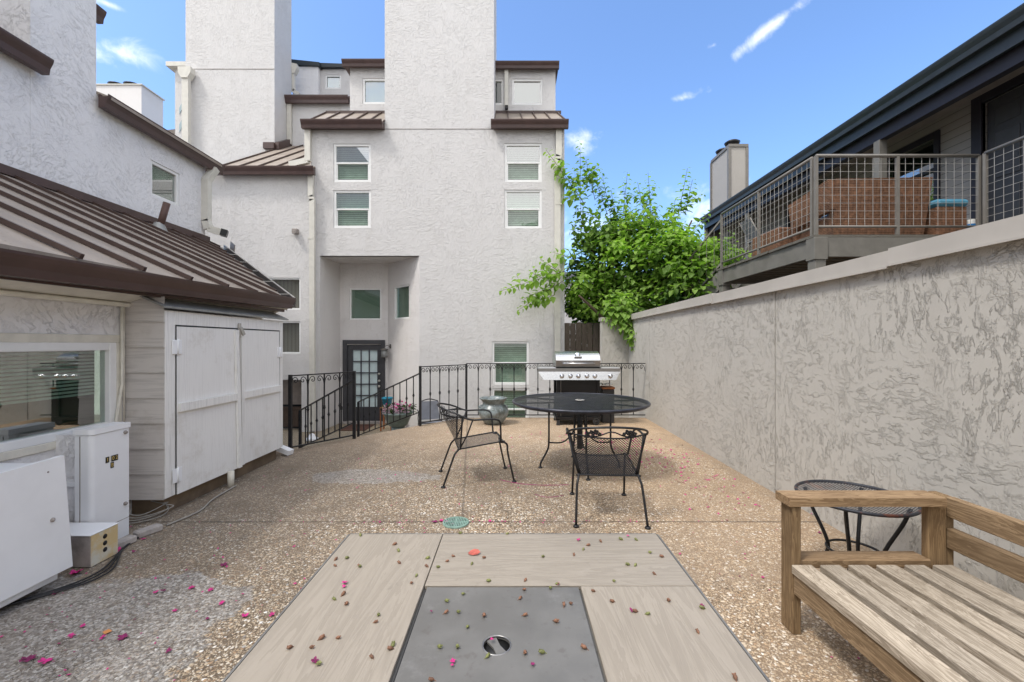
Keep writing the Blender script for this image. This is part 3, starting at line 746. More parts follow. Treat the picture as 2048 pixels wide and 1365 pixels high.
b.build('upper_wall', 'stucco_main', H)
window(H, TU, *wU1, 'film_grey', 'glass_mid', False); window(H, TU, *wU2, 'film_grey', 'glass_mirror', False); window(H, TU, *wU3, 'dark_room', 'glass', False)
gutter(H, (X_(689, UY), UY - .08, Z_(123, UY - .1)), (c0 + .02, UY - .08, Z_(123, UY - .1)), (0, -1, 0), .15, .12)
gutter(H, (c1, UY - .08, Z_(127, UY - .1)), (X_(1117, UY), UY - .08, Z_(127, UY - .1)), (0, -1, 0), .15, .12)
b = MB()
b.box(X_(689, UY), c0 + .3, UY - .08, UY + 2.8, zul + .02, zul + .10); b.box(c1 - .3, X_(1117, UY), UY - .08, UY + 2.8, zur + .02, zur + .10); b.build('flat_roof', 'brown_metal', H)
downspout(H, [(X_(1013, UY), UY - .06, Z_(140, UY)), (X_(1013, UY), UY - .06, Z_(216, UY))], .09, .06)
b = MB(); b.box(X_(1010, UY), X_(1016, UY), UY - .10, UY - .03, Z_(222, UY), Z_(215, UY)); b.build('spout_outlet', 'dark_metal', H)
# long downspout at the right corner
dx = X_(1117, FY); downspout(H, [(dx, FY - .05, GZ - .16), (dx, FY - .05, Z_(315, FY)), (dx - .03, FY - .05, Z_(322, FY)), (dx - .03, FY - .05, -.6)], .13, .07)
# left corner downspout from the high gutter onto the wing roof, with its elbow
dx = X_(614, FY - .1)
downspout(H, [(dx, FY - .05, GZ - .16), (dx, FY - .05, Z_(322, FY - .05)), (X_(580, FY), FY + .02, Z_(329, FY))], .12, .09)

# left wing: lower facade, roof, gutter
WY = 9.44
TW = frame_T((0, WY, 0), (1, 0, 0), (0, -1, 0)); WZ = Z_(350, WY)
wa = (X_(537, WY), X_(601, WY), Z_(620, WY), Z_(556, WY)); wb = (X_(537, WY), X_(601, WY), Z_(708, WY), Z_(643, WY))
wc = (X_(540, WY), X_(603, WY), -.66, Z_(760, WY)); xw1 = X_(630, WY)
b = MB(TW); wall_grid(b, -7.2, xw1, -.66, WZ, [wa, wb, wc], .30)
b.quad((xw1, 0, -.66), (xw1, .06, -.66), (xw1, .06, WZ), (xw1, 0, WZ)); b.build('wing_wall', 'stucco_main', H)
window(H, TW, *wa, 'curtain_brown', 'glass_clear', False, .035, label='wing window with brown curtain'); window(H, TW, *wb, 'curtain_brown', 'glass_clear', False, .035, label='wing window with brown curtain')
b = MB(TW)
for i in range(6):
    xx = wc[0] + (wc[1] - wc[0]) * i / 6; b.bbox(xx + .003, xx + (wc[1] - wc[0]) / 6 - .003, .32, .35, -.60, Z_(818, WY), .003)
b.box(wc[0], wc[1], .30, .318, Z_(824, WY), Z_(820, WY)); b.build('wooden_gate', 'gate_wood', H)
b = MB(TW); b.box(wc[0], wc[1], .36, .42, Z_(814, WY), Z_(760, WY)); b.build('lintel_panel', 'soffit', H)
b = MB(TW); b.box(wc[0] - .02, wc[1] + .02, .45, .48, -.66, Z_(760, WY)); b.build('gate_backing', 'dark_room', H)
rz0 = Z_(336, WY - .1); RYb = 12.3; pit = .62; xrL, xrR = -6.42, X_(628, WY)
seam_roof(H, [(xrL, WY - .1, rz0), (xrR, WY - .1, rz0), (xrR, WY + .06, rz0 + pit * .16), (-4.43, WY + .06, rz0 + pit * .16), (-4.43, RYb, rz0 + pit * (RYb - WY + .1)), (xrL, RYb, rz0 + pit * (RYb - WY + .1))],
          [((x, WY - .08, rz0 + .01), (x, RYb, rz0 + pit * (RYb - WY + .1))) for x in [xrL + .02 + .42 * i for i in range(5)]], .03)
gutter(H, (-7.0, WY - .1, rz0 + .0), (X_(631, WY - .1), WY - .1, rz0 + .0), (0, -1, 0), .17, .12)
downspout(H, [(X_(624, WY), WY - .05, rz0 - .15), (X_(624, WY), WY - .05, Z_(395, WY)), (X_(627, WY), WY - .05, Z_(402, WY)), (X_(627, WY), WY - .05, -.6)], .11, .07)
b = MB(TW); fx, fz = X_(593, WY), Z_(464, WY)
b.bbox(fx - .06, fx + .06, -.10, -.002, fz - .05, fz + .05, .01); b.box(fx - .03, fx + .05, -.14, -.10, fz - .07, fz - .02); b.build('wall_spotlight', 'dirty_grey', H)  # small unlit spotlight box on the wing wall
# chimney behind the wing
CY = 11.6; cx0, cx1 = X_(371, CY), X_(549, CY)
b = MB(); b.box(cx0, cx1, CY, CY * 1.077, 2.5, 13.5); b.build('chimney', 'stucco_main', H)['label'] = 'left white stucco chimney behind the wing roof'
b = MB(); b.box(cx0, cx1 + .004, CY - .006, CY, Z_(139.5, CY), Z_(138, CY)); b.build('stucco_joint', 'dirty_grey', H)
b = MB(); b.box(X_(530, CY), X_(549, CY) + .03, CY - .1, CY - .01, Z_(300, CY), Z_(288, CY)); b.prism([(cx1 + .01, CY, Z_(300, CY)), (cx1 + .01, CY + .9, Z_(300, CY) + .55), (cx1 + .01, CY + .9, Z_(300, CY) + .75), (cx1 + .01, CY, Z_(300, CY) + .2)], (.10, 0, 0))
b.build('flashing', 'brown_metal', H)
# side wall left of that chimney with slit windows and its conductor head
b = MB(); b.box(X_(350, 12.0), cx0 + .3, 12.0, 14.5, 2.5, Z_(139, 12.0)); b.build('side_wall', 'stucco_main', H)
b = MB(); b.box(X_(340, 12.0), cx0 + .1, 11.85, 14.6, Z_(139, 12.0) + .002, Z_(130, 12.0)); b.build('side_eave', 'downspout', H)
ch = X_(372, 11.45)
b = MB(); b.prism([(ch - .17, 11.38, Z_(134, 11.4)), (ch + .17, 11.38, Z_(134, 11.4)), (ch + .17, 11.38, Z_(145, 11.4)), (ch + .08, 11.38, Z_(156, 11.4)), (ch - .08, 11.38, Z_(156, 11.4)), (ch - .17, 11.38, Z_(145, 11.4))], (0, .18, 0)); b.build('conductor_head', 'downspout', H)
downspout(H, [(ch, 11.46, Z_(155, 11.4)), (ch, 11.46, Z_(300, 11.4))], .17, .10)
for a, c in ((205, 230), (238, 266)):
    b = MB(); b.prism([(X_(358, 11.98), 11.985, Z_(c, 12)), (X_(364, 11.98), 11.985, Z_(c - 12, 12)), (X_(364, 11.98), 11.985, Z_(a, 12)), (X_(358, 11.98), 11.985, Z_(a + 12, 12))], (0, .01, 0)); b.build('slit_window', 'film_grey', H)
# middle block between the chimneys
MY = 12.3; TM = frame_T((0, MY, 0), (1, 0, 0), (0, -1, 0)); mz = Z_(205, MY)
wm = (X_(655, MY), X_(700, MY), Z_(250, MY), Z_(228, MY))
b = MB(TM); wall_grid(b, X_(577, MY), X_(720, MY), 3, mz, [wm], .08); b.build('middle_wall', 'stucco_main', H)
window(H, TM, *wm, 'film_grey', 'glass_mid', False, .05)
gutter(H, (X_(573, MY), MY - .08, Z_(194, MY - .1)), (X_(701, MY), MY - .08, Z_(194, MY - .1)), (0, -1, 0), .20, .13)
downspout(H, [(X_(581, MY), MY - .06, Z_(206, MY)), (X_(581, MY), MY - .06, Z_(290, MY))], .12, .08)
b = MB(); b.box(X_(575, MY), X_(730, MY), MY - .06, 13.3, mz + .01, mz + .14); b.build('flat_roof', 'brown_metal', H)
NY = 13.2; TN = frame_T((0, NY, 0), (1, 0, 0), (0, -1, 0)); wn_ = (X_(650, NY), X_(682, NY), Z_(178, NY), Z_(150, NY))
b = MB(TN); wall_grid(b, X_(590, NY), X_(720, NY), 6, Z_(139, NY), [wn_], .08); b.build('top_wall', 'stucco_main', H)
b = MB(); b.box(X_(590, NY), X_(641, NY), NY - .15, NY - .01, 6, Z_(140, NY)); b.build('top_wall', 'stucco_left', H)
window(H, TN, *wn_, 'film_grey', 'glass_mid', False, .05)
b = MB(); b.prism([(X_(588, NY), NY - .22, Z_(128, NY)), (X_(645, NY), NY - .22, Z_(134, NY)), (X_(645, NY), NY - .22, Z_(141, NY)), (X_(588, NY), NY - .22, Z_(138, NY))], (0, 1.5, 0))
b.prism([(X_(641, NY), NY - .12, Z_(131, NY)), (X_(700, NY), NY - .12, Z_(133, NY)), (X_(700, NY), NY - .12, Z_(139, NY)), (X_(641, NY), NY - .12, Z_(139, NY))], (0, 1.4, 0)); b.build('flat_roof', 'roof_edge', H)
ch = X_(590, 12.6)
b = MB(); b.prism([(ch - .16, 12.5, Z_(124, 12.5)), (ch + .10, 12.5, Z_(128, 12.5)), (ch + .10, 12.5, Z_(136, 12.5)), (ch + .03, 12.5, Z_(146, 12.5)), (ch - .08, 12.5, Z_(146, 12.5)), (ch - .16, 12.5, Z_(136, 12.5))], (0, .15, 0)); b.build('conductor_head', 'downspout', H)
downspout(H, [(ch - .03, 12.56, Z_(144, 12.5)), (ch - .03, 12.56, Z_(180, 12.5)), (X_(596, 12.5), 12.56, Z_(188, 12.5))], .10, .08)

# ================================================================== LEFT HOUSE
HX = -2.9; UX = -5.6
LH = thing('left_house', (-4.2, 3.0, 0), 'white stucco house at left with low brown metal roof and wide window', 'house')
TL = frame_T((HX, 0, 0), (0, 1, 0), (1, 0, 0))     # local x = world Y
wL = (-.6, 3.14, .68, 1.305)
b = MB(TL); wall_grid(b, -6, 5.0, -.02, 1.74, [wL], .10)
b.build('lower_wall', 'stucco_left', LH)
b = MB(); b.quad((HX, 5.0, -.66), (UX, 8.0, -.66), (UX, 8.0, 3.1), (HX, 5.0, 1.74)); b.build('angled_wall', 'stucco_left', LH)
# wide window
b = MB(TL); b.bbox(wL[0] - .04, wL[1] + .03, -.015, .03, wL[2] - .05, wL[2], .004); b.bbox(wL[0] - .04, wL[1] + .03, -.014, .03, wL[3], wL[3] + .055, .004); b.bbox(wL[1], wL[1] + .045, -.013, .03, wL[2], wL[3], .004)
b.build('window_trim', 'cream_trim', LH)
f = window(LH, TL, *wL, 'olive_room', 'glass_mid', False, .055, rec=.01)
b = MB(TL)
for k in range(13):
    z = 1.235 - k * .024; b.quad((wL[0] + .06, .082, z - .009), (wL[1] - .06, .082, z - .009), (wL[1] - .06, .10, z + .004), (wL[0] + .06, .10, z + .004))
b.build('blind', 'blind_white', f)
EXF = -2.62
# soffit board + conduit under the eave
b = MB(); b.prism([(HX + .001, -6, 1.60), (HX + .30, -6, 1.66), (HX + .30, 5.0, 1.70), (HX + .001, 5.0, 1.60)], (0, 0, .02)); b.build('soffit', 'cream_trim', LH)
b = MB(); b.prism([(EXF - .03, -6, 1.55), (EXF - .03, 4.97, 1.66), (EXF - .03, 4.97, 1.785), (EXF - .03, -6, 1.765)], (.022, 0, 0)); b.build('fascia', 'brown_metal', LH)
# lean-to roof
EZ = 1.80; EXx = -2.62; pt = .457
def rz(x): return EZ + pt * (EXx - x)
RE = [(EXx, -6, EZ), (EXx, 4.98, EZ + .015), (UX, 8.16, rz(UX)), (UX, -6, rz(UX))]
sm = []
for k in range(-12, 14):
    y = 2.59 + .445 * k
    xe = EXx if y < 4.98 else EXx + (UX - EXx) * (y - 4.98) / (8.16 - 4.98)
    if y < 8.1: sm.append(((xe + (.0 if y >= 4.98 else .03), y, rz(xe) + .008), (UX + .02, y, rz(UX))))
b = MB(); b.prism([Vector(p) for p in RE], (0, 0, -.03)); ro = b.build('roof', 'roof', LH)
b = MB()
for a, c in sm: b.bar(Vector(a) + Vector((0, 0, .014)), Vector(c) + Vector((0, 0, .014)), .024, .032, (0, 0, 1))
b.build('standing_seam', 'seam', ro)
b = MB(); b.bar((UX + .03, -6, rz(UX) + .05), (UX + .03, 7.9, rz(UX) + .04), .05, .10); b.build('flashing', 'brown_metal', LH)
# gutters (main eave, falls a little towards the camera) and the box gutter down the angled edge
gutter(LH, (EXx - .0, -6, 1.60), (EXx - .0, 4.98, 1.825), (1, 0, 0), .125, .12)
b = MB(); e0 = Vector((EXx, 5.0, EZ - .0)); e1 = Vector((UX, 8.2, rz(UX))); od = Vector((.73, .68, 0))
b.bar(e0 + od * .005 + Vector((0, 0, -.06)), e1 + od * .005 + Vector((0, 0, -.06)), .01, .12); b.bar(e0 + od * .09 - Vector((0, 0, .03)), e1 + od * .09 - Vector((0, 0, .03)), .012, .10)
b.bar(e0 + od * .05 + Vector((0, 0, -.07)), e1 + od * .05 + Vector((0, 0, -.07)), .09, .012); b.build('edge_gutter', 'lead_dark', LH)
b = MB()
b.bar(e0 + od * .095 + Vector((0, 0, .025)), e1 + od * .095 + Vector((0, 0, .025)), .018, .012)
for k in range(6):
    p = e0.lerp(e1, .05 + k * .17); b.bar(p + Vector((0, 0, .02)) - od * .03, p + od * .10 + Vector((0, 0, .03)), .018, .008)
b.build('gutter_strap', 'wire', LH)
b = MB(); p = e0.lerp(e1, .93) + od * .18; b.bar(p + Vector((-.12, .12, .10)), p + Vector((.10, -.10, -.02)), .012, .16); b.build('splash_guard', 'dirty_grey', LH)
# vent pipe through the roof
vx = -5.15; vy = Yx(318, vx); vz = rz(vx)
b = MB(); b.lathe([(.115, -.04), (.10, .0), (.06, .09), (.055, .10)], (vx, vy, vz), 14); vf = b.build('vent_flashing', 'lead', LH)
b = MB(); b.tube([(vx, vy, vz), (vx + .10, vy + .02, vz + .40)], .045, 12); b.build('vent_pipe', 'plaster_dark', LH)
# upper wall with chimney, eave gutters, window and downspout
TX = frame_T((UX, 0, 0), (0, 1, 0), (1, 0, 0)); wu = (Yx(302, UX), Yx(359, UX), 3.60, 4.15)
b = MB(TX); wall_grid(b, -4, 7.85, 2.9, 4.66, [wu], .07); b.build('upper_wall', 'stucco_left', LH)
b = MB(); b.quad((UX, 7.85, 0), (UX - 3, 7.85, 0), (UX - 3, 7.85, 4.66), (UX, 7.85, 4.66)); b.build('end_wall', 'stucco_left', LH)
window(LH, TX, *wu, 'film_green', 'glass_mirror', False, .045)
cy0, cy1 = Yx(60, UX), Yx(192, UX)
b = MB(); b.box(UX + .003, UX - .9, cy0, cy1, 3.0, 9.5); b.build('chimney', 'stucco_left', LH)
b = MB(); b.prism([(UX + .2, cy1 + .01, 4.62), (UX - 3, cy1 + .01, 5.9), (UX - 3, cy1 + .01, 5.86), (UX + .2, cy1 + .01, 4.58)], (0, 8.0 - cy1, 0)); b.build('upper_roof', 'roof', LH)
gutter(LH, (UX + .06, cy1 - .03, 4.64), (UX + .06, 8.10, 4.64), (1, 0, 0), .18, .14)
gutter(LH, (UX + .06, -4, 4.64), (UX + .06, Yx(103, UX + .17), 4.64), (1, 0, 0), .18, .14)
b = MB(); b.prism([(UX + .1, -4, 4.63), (UX - .5, -4, 4.86), (UX - .5, cy0, 4.86), (UX + .1, cy0, 4.63)], (0, 0, .01)); b.build('upper_roof', 'roof', LH)
b = MB(); b.box(UX - .5, UX - .8, -4, cy0 + .001, 4.8, 9.0); b.build('upper_block', 'stucco_left', LH)
b = MB(); b.bar((UX - .47, -4, 4.98), (UX - .47, cy0, 4.98), .05, .20); b.build('flashing', 'brown_metal', LH)
gutter(LH, (-6.05, cy1 + .1, Z_(22, 6.26)), (-6.05, Yx(212, -5.93), Z_(22, 6.26)), (1, 0, 0), .18, .13)
b = MB(); b.box(-6.75, -7.8, cy1, 6.45, 5.2, Z_(30, 6.26)); b.build('upper_block', 'stucco_left', LH)
sy = Yx(412, UX + .05)
downspout(LH, [(UX + .14, sy + .10, 4.50), (UX + .06, sy, 4.25), (UX + .06, sy, 3.52), (UX + .10, sy, 3.38), (UX + .28, sy + .08, 3.33)], .12, .11)
b = MB(); b.bar((UX + .27, sy + .075, 3.335), (UX + .36, sy + .12, 3.31), .13, .12); b.build('spout_outlet', 'dark_metal', LH)
# conduit and cables on the wall by the shed
b = MB(); b.tube([(HX + .03, -6, 1.585), (HX + .03, 3.2, 1.585), (HX + .05, 3.26, 1.585)], .018, 8)
b.tube([(HX + .025, 3.17, 1.60), (HX + .025, 3.17, 1.0), (HX + .03, 3.12, .75), (HX + .03, 3.08, .45)], .011, 6); b.tube([(HX + .02, 3.19, 1.66), (HX + .02, 3.19, .6)], .007, 5)
b.build('conduit', 'cream_trim', LH)

# far chimney over the left house
FC = thing('distant_house', (X_(260, 16), 16.5, 0), 'pale stucco house top with two chimney pipes, far behind left gutter', 'house')
fy = 16.0; fa, fb_ = X_(195, fy), X_(283, fy)
b = MB(); b.box(fa - .6, fb_, fy, fy * 1.062, -.65, Z_(170, fy)); b.build('chimney', 'stucco_far', FC)
b = MB(); b.box(fa - .65, fb_ + .05, fy - .04, fy * 1.062 + .04, Z_(171, fy), Z_(169, fy)); b.build('chimney_cap', 'downspout', FC)
for px in (237, 268):
    b = MB(); b.lathe([(.12, 0), (.12, .10), (.30, .13), (.32, .19), (.2, .24)], (X_(px, fy + .4), fy + .4, Z_(170, fy)), 16); b.build('flue_cap', 'dark_metal', FC)
b = MB(); b.prism([(X_(320, 17), 17, Z_(262, 17)), (X_(356, 17), 17, Z_(258, 17)), (X_(356, 17), 17, Z_(275, 17)), (X_(320, 17), 17, Z_(275, 17))], (0, 1.5, 0)); b.build('roof', 'roof', FC)
b = MB(); b.box(X_(200, 17), X_(360, 17), 17.3, 19, -.65, Z_(262, 17)); b.build('wall', 'stucco_far', FC)

# ================================================================== STORAGE SHED
SX, S0, S1, SZ0, SZ1 = -2.60, 3.22, 4.88, .13, 1.55
SH = thing('storage_shed', ((SX + HX) / 2, (S0 + S1) / 2, 0), 'shallow white wooden storage shed with double doors under the eave', 'shed')
b = MB()
n = 8; ph = .19
zt_ = SZ1 + .10
k = 0; z = SZ0
while z < zt_:
    z2 = min(z + ph, zt_)
    b.add([(HX, S0 - .012, z), (SX + .0, S0 - .012, z), (SX, S0 + .0, z2), (HX, S0, z2)], [(0, 1, 2, 3)]); b.add([(HX, S0 - .012, z), (SX, S0 - .012, z), (SX, S0, z), (HX, S0, z)], [(0, 3, 2, 1)])
    z = z2
b.box(HX + .0, SX - .03, S0 + .004, S1, SZ0 + .005, SZ1 - .05); b.build('siding', 'siding', SH)
b = MB()
b.bbox(SX - .03, SX + .001, S0 + .002, S0 + .10, SZ0, SZ1); b.bbox(SX - .03, SX + .001, S1 - .07, S1, SZ0, SZ1); b.bbox(SX - .029, SX, S0 + .10, S1 - .07, SZ1 - .11, SZ1)
b.build('shed_frame', 'shed_trim', SH)
for (a, c, t0, t1) in ((3.33, 4.055, .006, .03), (4.105, 4.80, .0, .008)):
    b = MB()
    b.add([(SX - .02 + t0, a, SZ0 + .0), (SX - .02 + t1, c, SZ0), (SX - .02, c, SZ1 - .12), (SX - .02, a, SZ1 - .12),
           (SX + .002 + t0, a, SZ0), (SX + .002 + t1, c, SZ0), (SX + .002, c, SZ1 - .12), (SX + .002, a, SZ1 - .12)],
          [(3, 2, 1, 0), (4, 5, 6, 7), (0, 1, 5, 4), (1, 2, 6, 5), (2, 3, 7, 6), (3, 0, 4, 7)])
    dd = b.build('door', 'shed_white', SH)
    b = MB(); b.bar((SX + .014 + t0 * .5, a + .01, .80), (SX + .014 + t1 * .5, c - .005, .80), .022, .065)
    if a < 4: b.bar((SX + .016 + t1, c - .02, SZ0 + .005), (SX + .014, c - .02, SZ1 - .125), .022, .045, (0, 1, 0))
    else: b.bar((SX + .014, a + .02, SZ0 + .005), (SX + .012, a + .02, SZ1 - .125), .022, .045, (0, 1, 0))
    b.build('batten', 'shed_trim', dd)
    for hz in ((.28, 1.27) if a < 4 else (1.2,)):
        hy = a if a < 4 else c
        b = MB(); b.bbox(SX + .003 + (t0 if hz < 1 else 0), SX + .012, hy - .05, hy + .045, hz - .055, hz + .055, .003); b.tube([(SX + .014, hy - .002, hz - .06), (SX + .014, hy - .002, hz + .06)], .007, 6)
        b.build('hinge', 'white_plain', dd)
b = MB(); b.box(SX + .0015, SX + .003, 3.322, 3.330, SZ0, SZ1 - .115); b.box(SX + .0015, SX + .003, 3.322, 4.81, SZ1 - .118, SZ1 - .108); b.box(SX + .0015, SX + .003, 4.058, 4.066, SZ0, SZ1 - .12); b.box(SX + .0015, SX + .003, 4.802, 4.809, SZ0, SZ1 - .12); b.build('door_gap', 'dark_room', SH)
b = MB(); b.bbox(SX + .003, SX + .02, 4.07, 4.10, SZ1 - .19, SZ1 - .06, .003); b.bar((SX + .022, 4.08, SZ1 - .10), (SX + .03, 4.12, SZ1 - .17), .02, .03); b.build('latch', 'wire', SH)
b = MB(); b.prism([(SX + .035, S0 - .05, SZ1 + .012), (HX - .0, S0 - .05, SZ1 + .16), (HX, S1 + .06, SZ1 + .16), (SX + .035, S1 + .06, SZ1 + .012)], (0, 0, .015)); b.build('shed_roof', 'lead', SH)
b = MB(); b.box(HX, SX - .05, S0 + .06, S1 - .05, .0, SZ0 + .004); b.build('plinth', 'under_deck', SH)
b = MB(); b.tube([(-2.55, 3.90, .0), (-2.55, 3.90, .14)], .028, 10); b.build('support_pipe', 'cream_trim', SH)
# spout block at the far end of the shed
b = MB(); b.bar((-2.74, 5.02, .09), (-2.56, 4.98, .035), .085, .055); tag(b.build('spout_extension', 'white_plain'), 'white downspout end poking out past the far shed corner', 'downspout')
# cables
b = MB()
for k in range(4):
    z = .05 + .02 * k
    b.tube(smoothpath([(-2.85, 3.0 + .02 * k, .05 + .03 * k), (-2.70, 3.06 + .015 * k, .02 + .012 * k), (-2.60 + .013 * k * (-1) ** k, 3.20 + .03 * k, .02 + .02 * k), (-2.66, 3.32 - .02 * k, .05 + .013 * k), (-2.82, 3.30, .10)]), .0035, 5)
tag(b.build('cable_bundle', 'cable'), 'tangle of pale cables on the ground under the shed corner', 'cables')
b = MB(); b.tube(smoothpath([(-2.45, 3.05, .01), (-2.4, 3.3, .012), (-2.47, 3.55, .012), (-2.50, 3.9, .012)]), .006, 5)
tag(b.build('cable', 'cable'), 'single pale cable running along the base of the shed', 'cable')
b = MB()
for k in range(3): b.tube(smoothpath([(-2.7, 1.9, .012 + .01 * k), (-2.42 + .02 * k, 2.2, .012), (-2.33 + .03 * k, 2.42, .012), (-2.45, 2.72, .012), (-2.50, 3.0, .012)]), .005, 6)
tag(b.build('cable', 'cable_dark'), 'dark cables curving round the front of the small yellowed box', 'cable')

# ================================================================== UTILITY BOXES
PC = thing('utility_cabinet', (-2.66, 2.80, 0), 'upright white utility cabinet numbered 1 02 B against the wall', 'cabinet')
b = MB(); x1 = -2.61; r_ = .028
pr_ = [(-2.715, 2.67)] + [(x1 - r_ + r_ * math.sin(a), 2.67 + r_ - r_ * math.cos(a)) for a in [k * math.pi / 12 for k in range(7)]] + [(x1, 2.93), (-2.715, 2.93)]
b.prism([(x, y, .0) for x, y in pr_], (0, 0, .725)); b.build('body', 'white_box', PC)
b = MB(); pr2 = [(-2.72, 2.664)] + [(x1 + .006 - r_ + r_ * math.sin(a), 2.664 + r_ - r_ * math.cos(a)) for a in [k * math.pi / 12 for k in range(7)]] + [(x1 + .006, 2.936), (-2.72, 2.936)]
b.prism([(x, y, .728) for x, y in pr2], (0, 0, .035)); b.build('lid', 'white_box', PC)
b = MB()
for z in (.70, .22): b.lathe([(.013, 0), (.013, .006), (.008, .014), (.0, .015)], (x1, 2.90, z), 10, 'X')
b.build('screw', 'dirty_grey', PC)
b = MB(); b.box(x1 - .001, x1 + .0015, 2.68, 2.93, .118, .121); b.box(-2.685, -2.684 + .004, 2.668, 2.672, .12, .72)
b.build('panel_seam', 'dirty_grey', PC)
b = MB(); b.box(-2.9, -2.715, 2.70, 2.73, .40, .43); b.build('bracket', 'white_plain', PC)
b = MB(); b.box(-2.9, -2.72, 2.72, 2.90, .0, .72); b.build('cabinet_back', 'stucco_left', PC)
def text_mesh(body, size, T, mat, parent, name='lettering', ext=.0008):
    cu = bpy.data.curves.new('t', 'FONT'); cu.body = body; cu.size = size; cu.extrude = ext; cu.align_x = 'CENTER'; cu.align_y = 'CENTER'
    ob = bpy.data.objects.new('t', cu); COL.objects.link(ob)
    bpy.context.view_layer.update(); dg = bpy.context.evaluated_depsgraph_get()
    me = bpy.data.meshes.new_from_object(ob.evaluated_get(dg)); bpy.data.objects.remove(ob)
    me.materials.clear(); me.materials.append(M[mat])
    r = parent
    while r.parent: r = r.parent
    me.transform(Matrix.Translation(-r.location) @ T)
    o = bpy.data.objects.new(name, me); COL.objects.link(o); o.parent = parent; return o
def faceX(x, y, z):   # text lying in a wall that faces +X, reading towards +Y
    return Matrix(((0, 0, 1, x), (1, 0, 0, y), (0, 1, 0, z), (0, 0, 0, 1)))
for i, (chh, yy, zz) in enumerate((('1', 2.772, .548), ('0', 2.812, .548), ('2', 2.836, .548), ('B', 2.806, .506))):
    b = MB(); b.box(x1 + .0005, x1 + .002, yy - .0115, yy + .0115, zz - .019, zz + .019); st = b.build('sticker', 'tile_black', PC)
    text_mesh(chh, .034, faceX(x1 + .003, yy, zz), 'gold', st)
b = MB(); b.box(x1 + .0005, x1 + .001, 2.782, 2.80, .532, .566); b.build('sticker_ghost', 'cream_trim', PC)

BC = thing('utility_box', (-2.6, 1.75, 0), 'large white utility box with tilted door panel, nearest on the left', 'utility box')
b = MB(); b.bbox(-2.88, -2.425, .9, 2.30, .04, .66, .006); b.build('body', 'white_box', BC)
b = MB(); b.add([(-2.42, .9, .10), (-2.42, 2.345, .085), (-2.42, 2.30, .70), (-2.42, .9, .655), (-2.395, .9, .10), (-2.395, 2.345, .085), (-2.395, 2.30, .70), (-2.395, .9, .655)],
      [(3, 2, 1, 0), (4, 5, 6, 7), (0, 1, 5, 4), (1, 2, 6, 5), (2, 3, 7, 6), (3, 0, 4, 7)]); b.build('door_panel', 'white_plain', BC)
b = MB(); b.bbox(-2.43, -2.40, 1.3, 1.36, .12, .20, .004); b.bbox(-2.43, -2.40, 1.3, 1.36, .54, .62, .004); b.build('hinge', 'dirty_grey', BC)
b = MB(); b.box(-2.86, -2.44, 2.301, 2.304, .30, .303); b.box(-2.80, -2.70, 2.301, 2.306, .45, .52); b.build('rating_plate', 'dirty_grey', BC)
b = MB(); b.lathe([(.011, 0), (.011, .006), (.0, .014)], (-2.395, 2.24, .38), 10, 'X'); b.lathe([(.005, 0), (.004, .002)], (-2.395, 2.22, .635), 8, 'X'); b.build('screw', 'dirty_grey', BC)
SB = thing('junction_box', (-2.6, 2.56, 0), 'small white box with yellowed end and three round holes on the ground', 'junction box')
b = MB(); b.bbox(-2.86, -2.437, 2.484, 2.655, .004, .185, .003); b.build('body', 'dirty_grey', SB)
b = MB(); b.bbox(-2.87, -2.43, 2.478, 2.66, .186, .192, .002); b.build('lid', 'white_box', SB)
b = MB(); b.box(-2.436, -2.432, 2.486, 2.653, .006, .184); b.build('end_plate', 'yellow_metal', SB)
for z in (.147, .107, .068):
    b = MB(); b.lathe([(.014, 0), (.014, .001)], (-2.4325, 2.57, z), 14, 'X'); b.build('knockout', 'tile_black', SB)
for i, (x, y, L_, rzz) in enumerate([(-2.50, 2.74, .17, 80), (-2.48, 2.93, .15, 70)]):
    b = MB(); b.bbox(-L_ / 2, L_ / 2, -.035, .035, 0, .045, .008); o = b.build('concrete_block', 'concrete', None); o.location = (x, y, .0); o.rotation_euler = (0, 0, R(rzz))
    tag(o, ('low pinkish concrete block by the small yellowed box', 'low pinkish concrete block at the far foot of the cabinet')[i], 'block')

# ================================================================== GREY BOUNDARY WALL
GW = thing('boundary_wall', (2.5, 3.5, -.65), 'long grey rough stucco boundary wall with a metal cap, right of the patio', 'wall')
gx0, gx1 = 2.27, 2.335; gy0, gy1 = -6.0, 8.62
def gx(y): return 2.235 + .012 * y
b = MB()
ys = [-6, 3.72, 3.73, 7.25, 7.258, 8.62]
for a, c in ((-6, 3.718), (3.732, 7.245), (7.259, 8.62)):
    b.prism([(gx(a), a, -.65), (gx(c), c, -.65), (gx(c) + .22, c, -.65), (gx(a) + .22, a, -.65)], (0, 0, 2.46))
b.build('wall', 'stucco_grey', GW)
b = MB(); b.prism([(gx(3.7) + .01, 3.70, -.65), (gx(3.7) + .01, 3.75, -.65), (gx(3.7) + .2, 3.75, -.65), (gx(3.7) + .2, 3.70, -.65)], (0, 0, 2.46)); b.prism([(gx(7.2) + .005, 7.24, -.65), (gx(7.2) + .005, 7.27, -.65), (gx(7.2) + .2, 7.27, -.65), (gx(7.2) + .2, 7.24, -.65)], (0, 0, 2.46)); b.build('control_joint', 'lead_dark', GW)
b = MB()
for a, c, z0, z1, o in ((-6, 2.55, 1.765, 1.862, .035), (2.552, 4.86, 1.755, 1.852, .03), (4.862, 8.66, 1.765, 1.865, .034)):
    b.prism([(gx(a) - o, a, z0), (gx(c) - o, c, z0), (gx(c) + .26, c, z0), (gx(a) + .26, a, z0)], (0, 0, z1 - z0))
    b.prism([(gx(a) - o - .012, a, z0 - .01), (gx(c) - o - .012, c, z0 - .01), (gx(c) - o + .004, c, z0 - .01), (gx(a) - o + .004, a, z0 - .01)], (0, 0, .014))
